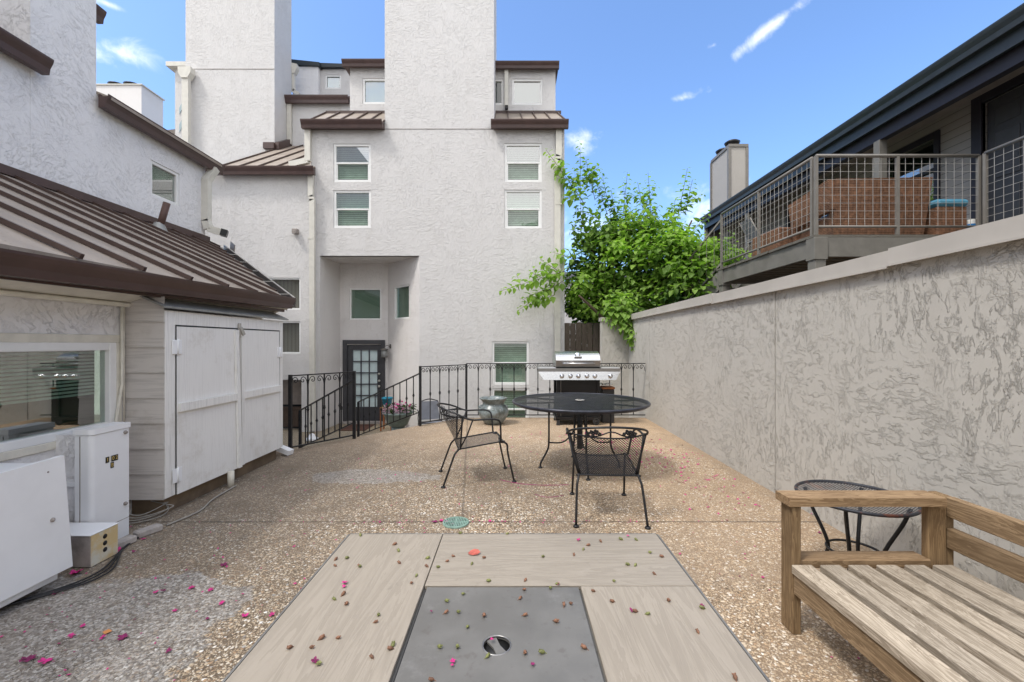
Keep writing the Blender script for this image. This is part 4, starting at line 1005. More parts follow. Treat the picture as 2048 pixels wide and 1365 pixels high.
b.build('wall_cap', 'cap_metal', GW)
b = MB(); b.box(1.80, gx(8.62) + .0, 8.62, 8.80, -.65, 1.74); b.build('return_wall', 'stucco_grey', GW)
b = MB(); b.box(1.78, gx(8.62) - .03, 8.59, 8.83, 1.742, 1.82); b.build('return_cap', 'cap_metal', GW)
# ================================================================== WOODEN FENCE
FN = thing('wooden_fence', (1.6, 9.62, -.65), 'weathered wooden board fence between the white house and grey wall', 'fence')
for i in range(7):
    x0 = 1.17 + .128 * i; b = MB(); zt = 1.76 + random.uniform(-.02, .02)
    b.bbox(x0, x0 + .122 - (.008 if i == 4 else 0), 9.60, 9.62, -.65, zt, .003); b.build('board', 'fence_wood', FN)
b = MB(); b.box(1.16, 2.08, 9.622, 9.66, .2, .29); b.box(1.16, 2.08, 9.622, 9.66, 1.4, 1.49); b.build('fence_rail', 'fence_wood', FN)

# ================================================================== IRON RAILINGS
def scroll_pts(sx):
    q = [(.004, -.13), (.010, -.085), (.022, -.05), (.042, -.024), (.064, -.02), (.082, -.034), (.088, -.056), (.080, -.076), (.062, -.082), (.050, -.070), (.054, -.056), (.066, -.056)]
    return [(sx * a, c) for a, c in q]
def railing(name, A, B, nb, label, z0=.07, h=.93, posts=(1, 1), scrolls=True, zA=0.0, zB=0.0, knz=.5):
    A = Vector((A[0], A[1], zA)); B = Vector((B[0], B[1], zB)); t = thing(name, tuple(A), label, 'railing', 'black wrought iron railings around the patio')
    d = B - A; hd = Vector((d.x, d.y, 0)).normalized()
    up = Vector((0, 0, 1))
    b = MB(); b.bar(A + up * h, B + up * h, .034, .014); b.build('top_rail', 'black_iron', t)
    b = MB(); b.bar(A + up * z0, B + up * z0, .028, .014); b.build('bottom_rail', 'black_iron', t)
    for k in range(nb + 1):
        p = A + d * k / nb
        if k in (0, nb):
            if posts[0 if k == 0 else 1]:
                b = MB(); b.box(p.x - .018, p.x + .018, p.y - .018, p.y + .018, p.z - (.0 if scrolls else .12), p.z + h + (.012 if scrolls else .0)); b.build('post', 'black_iron', t)
        else:
            b = MB(); b.bar(p + up * (z0 + .007), p + up * (h - .007), .014, .014, (0, 1, 0))
            zk = p.z + z0 + (h - z0) * knz
            b.lathe([(.008, -.028), (.017, -.020), (.011, -.012), (.022, 0), (.011, .012), (.017, .020), (.008, .028)], (p.x, p.y, zk), 8)
            b.build('baluster', 'black_iron', t)
        if scrolls:
            for sx in (-1, 1):
                if (k == 0 and sx < 0) or (k == nb and sx > 0): continue
                sc = min(1.0, (d.length / nb) / .20)
                b = MB(); b.tube(smoothpath([p + hd * (a * sc) + up * (h - .004 + c) for a, c in scroll_pts(sx)], 2), .0055, 5); b.build('scroll', 'black_iron', t)
    return t
railing('iron_railing', (-2.66, 5.16), (-2.15, 5.86), 4, 'short scrolled iron railing beside the far end of the white shed', .05, .91)
railing('iron_railing', (-1.44, 6.75), (-.79, 7.44), 5, 'short scrolled iron railing between the stair and the urn', .05, .93)
railing('iron_railing', (-.79, 7.44), (2.305, 7.44), 15, 'long scrolled iron railing behind the grill and the urn', .06, .95, (0, 0))
railing('iron_railing', (-2.15, 5.88), (-3.31, 6.72), 9, 'sloping stair railing nearest the shed, seen through the short one', .02, .60, (0, 1), False, .20, -.35)
railing('iron_railing', (-1.44, 6.77), (-2.80, 7.84), 10, 'sloping stair railing in front of the entry door', .02, .63, (0, 1), False, .20, -.40)

# ================================================================== APARTMENT BUILDING (right, beyond the wall)
AP = thing('apartment_building', (7.0, 8.0, -.65), 'grey apartment building with long sloping eave and raised balcony, beyond the wall', 'building')
DZ = 2.69; EX = 5.9; AX = 6.83; DXn = 3.88; DYn = 5.5; DYf = 8.05
TA = frame_T((AX, 0, 0), (0, -1, 0), (-1, 0, 0))     # local x = -world Y
dY0, dY1 = 5.30, Yx(1966, AX)
wY0, wY1 = Yx(1870, AX), Yx(1775, AX)
b = MB(TA); holesA = [(-wY1, -wY0, 3.62, 4.62), (-10.6, -9.3, 3.5, 4.6), (-dY1, -dY0, DZ, 4.78)]
wall_grid(b, -14.0, 0, -.65, 4.95, holesA, .10); b.build('wall', 'lap', AP)
for (a, c, z0, z1) in holesA[:2]:
    b = MB(TA); b.bbox(a - .09, a, -.03, .03, z0 - .09, z1 + .09); b.bbox(c, c + .09, -.03, .03, z0 - .09, z1 + .09); b.bbox(a, c, -.029, .03, z1, z1 + .09); b.bbox(a, c, -.029, .03, z0 - .09, z0)
    b.box(a, c, .0, .03, (z0 + z1) / 2 - .025, (z0 + z1) / 2 + .025); f = b.build('window', 'beam', AP)
    b = MB(TA); b.box(a, c, .04, .045, z0, z1); b.build('pane', 'glass_mid', f)
    b = MB(TA); b.quad((a, .10, z0), (c, .10, z0), (c, .10, z1), (a, .10, z1)); b.build('room_backdrop', 'dark_room', f)
b = MB(TA); a, c, z0, z1 = holesA[2]
b.bbox(a - .14, a, -.03, .04, z0, z1 + .14); b.bbox(c, c + .1, -.03, .04, z0, z1 + .14); b.bbox(a, c, -.029, .04, z1, z1 + .14)
f = b.build('door_casing', 'beam', AP)
b = MB(TA); b.bbox(a + .01, c - .01, .05, .09, z0, z1); 
for zc0, zc1 in ((z0 + .15, z0 + .8), (z0 + .95, z0 + 1.6), (z0 + 1.7, z0 + 1.95)):
    for xc0, xc1 in ((a + .12, a + .42), (a + .52, a + .82)):
        b.bbox(xc0, xc1, .035, .052, zc0, zc1, .012)
b.build('door', 'charcoal', AP)
# roof, fascia gutter, soffit, beam, posts
b = MB(); b.prism([(EX, -3, 4.98), (EX, 13.2, 4.98), (10.5, 13.2, 6.6), (10.5, -3, 6.6)], (0, 0, .10)); b.build('roof', 'shingle', AP)
g1 = gutter(AP, (EX, -3, 5.14), (EX, 13.2, 5.14), (-1, 0, 0), .17, .13, 'roof_edge')
b = MB(); b.box(EX - .002, EX + .05, -3, 13.2, 4.80, 5.08); b.build('fascia', 'roof_edge', AP)
b = MB(); b.box(EX + .051, AX + .1, -3, 13.2, 4.90, 4.93); b.build('soffit', 'soffit', AP)
b = MB(); b.box(EX + .10, EX + .22, -3, 13.2, 4.62, 4.899); b.build('beam', 'beam', AP)
for y in (7.07, 11.0, 2.5):
    b = MB(); b.bbox(EX + .09, EX + .22, y - .06, y + .06, DZ, 4.625); b.build('post', 'taupe_paint', AP)
b = MB(); b.box(EX + .0, 10.4, 13.15, 13.2, -.65, 5.0); b.box(10.4, 10.45, -3, 13.2, -.65, 6.5); b.build('end_wall', 'lap', AP)
# balcony: deck, fascia, posts, boards beneath
b = MB()
for i in range(19):
    y = DYn + .137 * i; b.box(DXn + random.uniform(-.035, -.02), 6.9, y, y + .13, DZ - .035, DZ)
for i in range(30):
    y = DYn - .137 * (i + 1); b.box(6.0 + random.uniform(-.035, -.02), 6.9, y, y + .13, DZ - .035, DZ)
for i in range(34):
    y = DYf + .06 + .137 * i; b.box(5.7, 6.9, y, y + .13, DZ - .035, DZ)
b.build('deck', 'deck_wood', AP)
b = MB(); b.box(DXn, DXn + .05, DYn + .0, DYf, DZ - .28, DZ - .037); b.box(DXn + .05, 6.0, DYn + .0, DYn + .05, DZ - .28, DZ - .037); b.box(6.0, 6.05, 0, DYn, DZ - .28, DZ - .037); b.box(DXn + .05, 6.8, DYf - .05, DYf, DZ - .28, DZ - .037)
b.build('deck_fascia', 'taupe_paint', AP)
b = MB()
for i in range(11): b.box(DXn + .05, AX - .02, DYn + .08 + .23 * i, DYn + .28 + .23 * i, DZ - .245, DZ - .225)
b.build('underdeck', 'under_deck', AP)
b = MB()
for i in range(10): b.box(DXn + .06, AX - .03, DYn + .285 + .23 * i, DYn + .305 + .23 * i, DZ - .275, DZ - .25)
b.build('joist', 'deck_wood', AP)
for x, y in ((DXn + .06, DYn + .06), (DXn + .06, DYf - .08)):
    b = MB(); b.bbox(x - .07, x + .07, y - .07, y + .07, -.65, DZ - .32); b.bbox(x - .085, x + .085, y - .085, y + .085, DZ - .32, DZ - .036); b.build('deck_post', 'taupe_paint', AP)
b = MB(); b.bbox(5.0, 5.2, 7.3, 7.5, -.65, 2.4); b.bbox(4.55, 4.75, 7.7, 7.9, -.65, 2.4); b.build('deck_post', 'beam', AP)
# balcony railing of welded wire panels
RT = DZ + 1.02; RB = DZ + .11
def wire_rail(p0, p1, npan, parent, posts=True):
    p0, p1 = Vector(p0), Vector(p1); d = p1 - p0; Ld = d.length; u = d.normalized()
    b = MB(); b.tube([p0 + Vector((0, 0, RT - DZ)), p1 + Vector((0, 0, RT - DZ))], .022, 8); b.tube([p0 + Vector((0, 0, RB - DZ)), p1 + Vector((0, 0, RB - DZ))], .016, 8)
    r = b.build('balcony_railing', 'taupe_rail', parent)
    b = MB(); n = int(Ld / .10)
    for k in range(1, n):
        q = p0 + d * k / n; b.bar(q + Vector((0, 0, RB - DZ)), q + Vector((0, 0, RT - DZ)), .0045, .0045, (0, 1, 0) if abs(u.x) > .5 else (1, 0, 0))
    m = 9
    for k in range(1, m):
        z = RB - DZ + (RT - RB) * k / m; b.bar(p0 + Vector((0, 0, z)), p1 + Vector((0, 0, z)), .004, .004)
    b.build('wire_panel', 'wire', r)
    for k in range(npan + 1):
        q = p0 + d * k / npan; b = MB(); b.bar(q, q + Vector((0, 0, RT - DZ)), .036, .036, (0, 1, 0)); b.build('post', 'taupe_rail', r)
zz = DZ
wire_rail((DXn + .03, DYn + .03, zz), (6.0, DYn + .03, zz), 2, AP)
wire_rail((6.0, DYn - .05, zz), (6.0, 2.0, zz), 2, AP)
wire_rail((DXn + .03, DYn + .10, zz), (DXn + .03, DYf - .03, zz), 2, AP)
# stair running down from the far end of the balcony, away from the patio
sd = Vector((-.45, .78, -.80)); hs_ = Vector((.866, .5, 0)); s0 = Vector((DXn + .06, DYf + .02, DZ - .16))
b = MB()
for k in (0, 1.0): b.bar(s0 + hs_ * k, s0 + hs_ * k + sd * 2.7, .05, .27, (0, 0, 1))
for k in range(11):
    p = s0 + sd * (.22 + .24 * k); b.bar(p, p + hs_ * 1.0, .26, .04, (0, 0, 1))
b.build('stair', 'taupe_paint', AP)
b = MB()
for z in (1.10, .28): b.bar(s0 + Vector((0, 0, z)), s0 + sd * 2.7 + Vector((0, 0, z)), .03, .03)
for k in range(16):
    p = s0 + sd * (2.7 * k / 15); b.bar(p + Vector((0, 0, .28)), p + Vector((0, 0, 1.10)), .008, .008, (0, 1, 0))
b.build('stair_railing', 'taupe_rail', AP)
# chimney box on the roof
ky = 12.5; kx0, kx1 = X_(1459, ky), X_(1494, ky); kz = Z_(289, ky)
b = MB(); b.box(kx0, kx1, ky, ky * 1.088, 4.0, kz - .08); kc = b.build('chimney', 'chimney_panel', AP)
b = MB(); b.box(kx0 - .03, kx1 + .03, ky - .03, ky * 1.088 + .03, kz - .08, kz)
for x, y in ((kx0, ky), (kx1, ky), (kx0, ky * 1.088)): b.box(x - .04, x + .04, y - .02, y + .06, 4.0, kz - .082)
b.build('chimney_trim', 'taupe_rail', kc)
for y in (ky + .25, ky + .8):
    b = MB(); b.lathe([(.10, 0), (.10, .08), (.19, .10), (.22, .16), (.16, .2)], ((kx0 + kx1) / 2 - .05, y, kz), 14); b.build('flue_cap', 'dark_metal', kc)

# balcony furniture
SF = thing('wicker_sofa', (4.9, 6.1, DZ), 'long brown wicker sofa with its back to the balcony railing', 'sofa')
b = MB(); b.prism([(4.30, 5.72, DZ + .80), (5.60, 5.72, DZ + .82), (5.53, 5.78, DZ + .03), (4.32, 5.78, DZ + .03)], (0, .10, 0)); b.build('backrest', 'rattan', SF)
b = MB(); b.bbox(4.34, 5.52, 5.89, 6.5, DZ + .05, DZ + .36, .02); b.build('seat', 'rattan', SF)
b = MB(); b.add([(4.22, 5.74, DZ + .80), (4.30, 5.74, DZ + .80), (4.30, 6.5, DZ + .72), (4.22, 6.5, DZ + .72), (4.26, 5.74, DZ + .40), (4.33, 5.74, DZ + .40), (4.33, 6.5, DZ + .32), (4.26, 6.5, DZ + .32)], [(0, 1, 2, 3), (7, 6, 5, 4), (0, 4, 5, 1), (3, 2, 6, 7), (1, 5, 6, 2), (0, 3, 7, 4)]); b.build('armrest', 'rattan', SF)
b = MB(); b.bbox(5.54, 5.60, 5.86, 6.5, DZ + .05, DZ + .62, .01); b.build('armrest', 'rattan', SF)
b = MB(); b.prism([(4.22, 6.50, DZ + .72), (4.22, 6.58, DZ + .72), (4.30, 6.55, DZ + .02), (4.30, 6.48, DZ + .02)], (.09, 0, 0)); b.build('leg', 'rattan', SF)
OT = thing('wicker_ottoman', (5.82, 5.85, DZ), 'square wicker ottoman with blue cushion at the right end of the sofa', 'ottoman')
b = MB(); b.bbox(5.62, 6.02, 5.68, 6.1, DZ + .03, DZ + .42, .015); b.build('body', 'rattan', OT)
b = MB(); b.bbox(5.60, 6.04, 5.66, 6.12, DZ + .422, DZ + .52, .035); b.build('cushion', 'blue_fabric', OT)
O2 = thing('wicker_ottoman', (4.4, 6.95, DZ), 'low wicker footstool beyond the left end of the sofa', 'ottoman')
b = MB(); b.bbox(4.10, 4.7, 6.62, 7.35, DZ + .04, DZ + .40, .02); b.build('body', 'rattan', O2)
b = MB()
for x in (4.14, 4.66):
    for y in (6.66, 7.31): b.box(x - .02, x + .02, y - .02, y + .02, DZ, DZ + .04)
b.build('foot', 'dark_metal', O2)
TB = thing('plastic_tub', (6.10, 5.72, DZ), 'white plastic tub with a blue label beside the cushioned ottoman', 'tub')
b = MB(); b.lathe([(.05, 0), (.052, .02), (.052, .20), (.045, .22), (.045, .25), (.0, .25)], (6.10, 5.72, DZ), 16); b.build('body', 'tub_white', TB)
b = MB(); b.lathe([(.0535, .05), (.0535, .19)], (6.10, 5.72, DZ), 16); b.build('label_band', 'tub_blue', TB)
CH = thing('folding_chair', (4.6, 7.6, DZ), 'grey metal chair at the far end of the balcony', 'chair')
b = MB()
for y in (7.5, 7.85):
    b.tube([(4.15, y, DZ), (4.35, y, DZ + .45), (4.15, y, DZ + .8)], .012, 6); b.tube([(4.65, y, DZ), (4.30, y, DZ + .45)], .012, 6)
b.build('frame', 'taupe_rail', CH)
b = MB(); b.bbox(4.3, 4.65, 7.5, 7.85, DZ + .43, DZ + .45); b.build('seat', 'grey_sling', CH)
b = MB(); b.prism([(4.30, 7.5, DZ + .5), (4.30, 7.85, DZ + .5), (4.15, 7.85, DZ + .8), (4.15, 7.5, DZ + .8)], (.015, 0, 0)); b.build('backrest', 'grey_sling', CH)

# pale building glimpsed through the leaves beyond the fence
DB = thing('distant_building', (4, 18, -.65), 'pale building glimpsed through the leaves behind the tree', 'building')
b = MB(frame_T((0, 18, 0), (1, 0, 0), (0, -1, 0))); wall_grid(b, 1.6, 9.5, -.65, 3.9, [(3.2, 4.2, 1.2, 2.4), (6.0, 7.0, 1.2, 2.4)], .1); b.build('wall', 'stucco_far', DB)
b = MB(); b.box(3.2, 4.2, 18.05, 18.08, 1.2, 2.4); b.build('window', 'film_grey', DB); b = MB(); b.box(6, 7, 18.05, 18.08, 1.2, 2.4); b.build('window', 'film_grey', DB)
b = MB(); b.prism([(1.4, 17.8, 3.9), (9.7, 17.8, 3.9), (9.7, 21, 4.7), (1.4, 21, 4.7)], (0, 0, .08)); b.build('roof', 'shingle', DB)

# ================================================================== TREES
def leaf(b, p, d, n, L, tone):
    """one folded pointed leaf starting at p, along d, normal n"""
    d = d.normalized(); s_ = d.cross(n)
    if s_.length < 1e-4: s_ = d.orthogonal()
    s_.normalize(); n = s_.cross(d).normalized(); w = L * .36
    dn = n * (-L * .12)
    vs = [p, p + d * L * .35 + s_ * w + n * L * .10, p + d * L * .75 + s_ * w * .62 + n * L * .05 + dn * .6, p + d * L + dn * 1.6,
          p + d * L * .75 - s_ * w * .62 + n * L * .05 + dn * .6, p + d * L * .35 - s_ * w + n * L * .10, p + d * L * .4, ]
    b.add(vs, [(0, 1, 6), (1, 2, 3, 6), (0, 6, 5), (6, 3, 4, 5)]); b.att += [tone] * 4
def shoot(lb, wb, p0, p1, L0=.11, sp=.05, bend=.0, tone=.6, r=.006, rnd=random):
    p0, p1 = Vector(p0), Vector(p1); d = p1 - p0; Ld = d.length; mid = (p0 + p1) / 2 + Vector((0, 0, bend))
    n = max(3, int(Ld / sp)); ph = rnd.uniform(0, 6.28); pts = []
    for k in range(n + 1):
        t = k / n; p = p0 * (1 - t) ** 2 + mid * 2 * t * (1 - t) + p1 * t * t; pts.append(p)
        if t < .08: continue
        dd = (p1 - p0).normalized(); side = dd.orthogonal().normalized()
        q = Matrix.Rotation(ph + k * 2.4, 3, dd); out = q @ side
        ld = (out * 1.0 + dd * .35 + Vector((0, 0, -.38))).normalized()
        Lk = L0 * (.55 + .6 * math.sin(math.pi * min(1, .25 + t * .72))) * rnd.uniform(.8, 1.15)
        leaf(lb, p + out * .02, ld, (Vector((0, 0, 1)) + out * .25 + Vector((rnd.uniform(-.3, .3), rnd.uniform(-.5, .1), 0))), Lk, min(1, max(0, tone + rnd.uniform(-.22, .22))))
    if wb is not None: wb.tube(pts[::max(1, n // 5)] + [pts[-1]], r, 4, rr=[r * (1 - .6 * i / 6) for i in range(len(pts[::max(1, n // 5)]) + 1)])
TR = thing('mulberry_tree', (2.75, 10.1, -.65), 'leafy bright green tree growing beyond the fence and grey wall', 'tree')
rd = random.Random(11)
lb, wb = MB(), MB()
# trunks and limbs
base = Vector((2.7, 10.1, -.65))
limbs = [((2.7, 10.1, 1.0), (2.3, 9.9, 2.2), (1.6, 9.7, 4.0)), ((2.7, 10.1, 1.0), (2.9, 10.1, 2.5), (3.1, 10.0, 4.0)), ((2.7, 10.1, 1.0), (3.3, 10.0, 2.3), (4.1, 9.8, 4.1)),
         ((2.7, 10.1, .9), (2.1, 9.4, 1.7), (1.4, 9.0, 2.3)), ((2.7, 10.1, 1.1), (3.6, 9.6, 2.1), (4.6, 9.3, 2.9)), ((2.7, 10.1, 1.0), (2.6, 9.4, 1.9), (2.2, 8.5, 2.0))]
tb = MB(); tb.tube([base, (2.72, 10.12, .2), (2.7, 10.1, 1.1)], .11, 10, rr=[.14, .11, .09])
for l in limbs: tb.tube(smoothpath([Vector(p) for p in l], 5), .05, 7, rr=[.06 - .042 * i / 10 for i in range(11)])
# prominent shoots seen against the sky: (px,py at base) -> (px,py at tip), depth
tips = [((1163, 520), (1160, 283), 9.6, .95), ((1190, 400), (1172, 320), 9.6, .8), ((1170, 410), (1092, 300), 9.25, .9), ((1160, 370), (1110, 350), 9.25, .8), ((1165, 360), (1198, 335), 9.6, .8),
        ((1150, 400), (1128, 395), 9.3, .8), ((1230, 480), (1205, 352), 9.8, .8), ((1215, 430), (1190, 360), 9.8, .8), ((1245, 440), (1255, 345), 9.9, .8), ((1240, 480), (1222, 380), 9.8, .7),
        ((1305, 470), (1296, 346), 9.9, .9), ((1290, 440), (1275, 365), 9.9, .8), ((1355, 440), (1375, 337), 9.8, .9), ((1370, 430), (1385, 360), 9.8, .8), ((1345, 470), (1350, 400), 9.8, .7),
        ((1380, 470), (1420, 425), 9.6, .7), ((1400, 520), (1438, 480), 8.6, .9), ((1390, 540), (1440, 520), 8.4, .9), ((1140, 540), (1000, 583), 9.0, .85), ((1130, 560), (1035, 622), 9.0, .8),
        ((1110, 570), (1060, 545), 9.0, .85), ((1120, 545), (1080, 520), 9.1, .8), ((1150, 520), (1105, 505), 9.2, .8), ((1110, 590), (1060, 610), 9.0, .7), ((1090, 580), (1045, 600), 9.0, .8),
        ((1235, 600), (1270, 700), 8.3, .75), ((1225, 610), (1245, 665), 8.35, .75), ((1240, 620), (1280, 710), 8.25, .8), ((1220, 600), (1225, 655), 8.4, .7), ((1245, 600), (1262, 660), 8.3, .7),
        ((1200, 440), (1150, 420), 9.6, .7), ((1180, 470), (1140, 460), 9.6, .75), ((1225, 470), (1262, 420), 9.8, .7), ((1270, 470), (1320, 410), 9.8, .7), ((1320, 460), (1352, 410), 9.8, .7)]
for (a, c, Y, tn) in tips:
    p0 = P(*a, Y + .15); p1 = P(*c, Y)
    shoot(lb, wb, p0, p1, .155, .038, .02, tn * .85, .008, rd)
    m = max(1, int((p1 - p0).length / .35))
    for k in range(m):
        q = p0.lerp(p1, rd.uniform(.1, .75)); shoot(lb, wb, q, q + Vector((rd.uniform(-.3, .3), rd.uniform(-.25, .25), rd.uniform(-.05, .28))), .135, .04, 0, tn * .8, .004, rd)
blobs = [((3.05, 9.9, 3.25), (1.45, 1.0, .80), 300), ((2.1, 9.9, 3.0), (.8, .8, 1.0), 110), ((1.75, 9.75, 2.5), (.5, .6, .75), 60), ((3.9, 9.6, 2.9), (.95, .9, .75), 160), ((2.3, 10.0, 2.2), (1.0, .6, .55), 150),
         ((3.2, 9.7, 2.3), (1.3, .8, .5), 190), ((3.7, 8.7, 2.5), (.5, .5, .65), 90), ((3.45, 8.9, 3.1), (.5, .5, .55), 60), ((2.55, 9.8, 3.7), (.9, .7, .45), 50), ((4.4, 9.2, 3.0), (.5, .6, .6), 50), ((2.9, 9.8, 3.85), (1.2, .8, .4), 45), ((2.2, 8.75, 2.0), (.3, .35, .3), 26)]
for c, r_, n in blobs:
    for k in range(int(n * 1.25)):
        while True:
            q = Vector((rd.uniform(-1, 1), rd.uniform(-1, 1), rd.uniform(-1, 1)))
            if q.length < 1: break
        p = Vector((c[0] + q.x * r_[0], c[1] + q.y * r_[1], c[2] + q.z * r_[2]))
        if p.x < 1.22 and p.y > 9.2: p.x = 1.22 + rd.random() * .3
        if p.y < 8.95 and p.x > 2.2 and p.z < 1.9: continue
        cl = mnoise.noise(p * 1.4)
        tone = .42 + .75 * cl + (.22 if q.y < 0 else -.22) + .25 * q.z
        dr2 = Vector((q.x * .5 + rd.uniform(-.5, .5), rd.uniform(-.7, .3), rd.uniform(-.15, .9))).normalized() * rd.uniform(.25, .5)
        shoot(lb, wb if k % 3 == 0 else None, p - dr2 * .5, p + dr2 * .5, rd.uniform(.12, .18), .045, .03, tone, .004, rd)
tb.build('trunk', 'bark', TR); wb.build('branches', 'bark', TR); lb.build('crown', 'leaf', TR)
# hedge of darker foliage low behind the fence
def crown_tree(name, loc, h, rad, label, seed, n=260, L=.55, group=None, cat='tree', lm='leaf_back', zc=.62, trunk=True):
    r_ = random.Random(seed); t = thing(name, loc, label, cat, group); x, y, z = loc
    if trunk:
        b = MB(); b.tube([(x, y, z), (x + .1, y, z + h * .3), (x, y + .1, z + h * .6)], .25, 8, rr=[.28, .22, .12])
        for k in range(6):
            a = k * 1.05; b.tube([(x, y, z + h * (.3 + .04 * k)), (x + math.cos(a) * rad * .6, y + math.sin(a) * rad * .6, z + h * (.55 + .05 * k))], .08, 6, rr=[.10, .03])
        b.build('trunk', 'bark', t)
    b = MB()
    cl = [(Vector((r_.gauss(0, .42), r_.gauss(0, .42), r_.gauss(0, .45)))) for _ in range(38)]
    for c in cl:
        cc = Vector((x + c.x * rad, y + c.y * rad, z + h * zc + c.z * h * (1 - zc) * 1.0)); tn = r_.uniform(.1, .9)
        for k in range(n):
            q = Vector((r_.gauss(0, 1), r_.gauss(0, 1), r_.gauss(0, 1))).normalized() * r_.random() ** .4
            p = cc + Vector((q.x, q.y, q.z * .75)) * rad * .33
            leaf(b, p, Vector((r_.uniform(-1, 1), r_.uniform(-1, 1), r_.uniform(-.8, .3))), Vector((q.x, q.y, 1)), L * r_.uniform(.6, 1.1), min(1, max(0, tn + r_.uniform(-.2, .2))))
    b.build('crown', lm, t); return t
crown_tree('evergreen_shrub', (2.3, 11.4, -.65), 2.9, 1.0, 'dark evergreen shrub low behind the fence', 3, 70, .14, None, 'shrub', 'leaf_back', .6)
crown_tree('evergreen_shrub', (4.6, 12.2, -.65), 3.2, 1.3, 'dark evergreen shrub behind the tree near the balcony stair', 4, 80, .15, None, 'shrub', 'leaf_back', .6)
# trees standing behind the camera, mirrored in the upper window panes
for k, (x, y, h, r_) in enumerate([(-9, -15, 15, 4.0), (3.5, -19, 13, 4.2), (-19, -17, 13, 4)]):
    crown_tree('shade_tree', (x, y, -.65), h, r_, ['tall shade tree mirrored in the left upper windows', 'shade tree mirrored in the right upper windows', 'shade tree far behind to the left'][k], 20 + k, 60, .6, 'shade trees behind the viewpoint')

# ================================================================== LATTICE (expanded metal) HELPER
def lattice(b, surf, nu, nv, w=.0035, inside=None, step=None, th=.0012):
    """diagonal strands over a patch surf(u,v), u,v in 0..1; nu, nv = number of diamonds across"""
    for sgn in (1, -1):
        for k in range(-nv, nu + nv + 1):
            pts = []
            for j in range(nv * 2 + 1):
                v = j / (nv * 2); u = (k + sgn * j / 2.0) / nu if sgn > 0 else (k - j / 2.0) / nu
                if -1e-6 <= u <= 1 + 1e-6 and (inside is None or inside(u, v)): pts.append((u, v))
                else:
                    if len(pts) > 1: _str(b, surf, pts, w, step)
                    pts = []
            if len(pts) > 1: _str(b, surf, pts, w, step)
def _str(b, surf, pts, w, step):
    if step and len(pts) > step: pts = pts[::step] + ([pts[-1]] if (len(pts) - 1) % step else [])
    P_ = [Vector(surf(u, v)) for u, v in pts]; n = len(P_)
    vs = []
    for i, p in enumerate(P_):
        d = (P_[min(i + 1, n - 1)] - P_[max(i - 1, 0)]).normalized(); u, v = pts[i]; e = .01
        uu = (Vector(surf(min(1, u + e), v)) - Vector(surf(max(0, u - e), v))); vv = (Vector(surf(u, min(1, v + e))) - Vector(surf(u, max(0, v - e))))
        nn = uu.cross(vv).normalized(); s_ = d.cross(nn).normalized() * w / 2
        vs += [p - s_, p + s_]
    b.add(vs, [(2 * i, 2 * i + 1, 2 * i + 3, 2 * i + 2) for i in range(n - 1)])

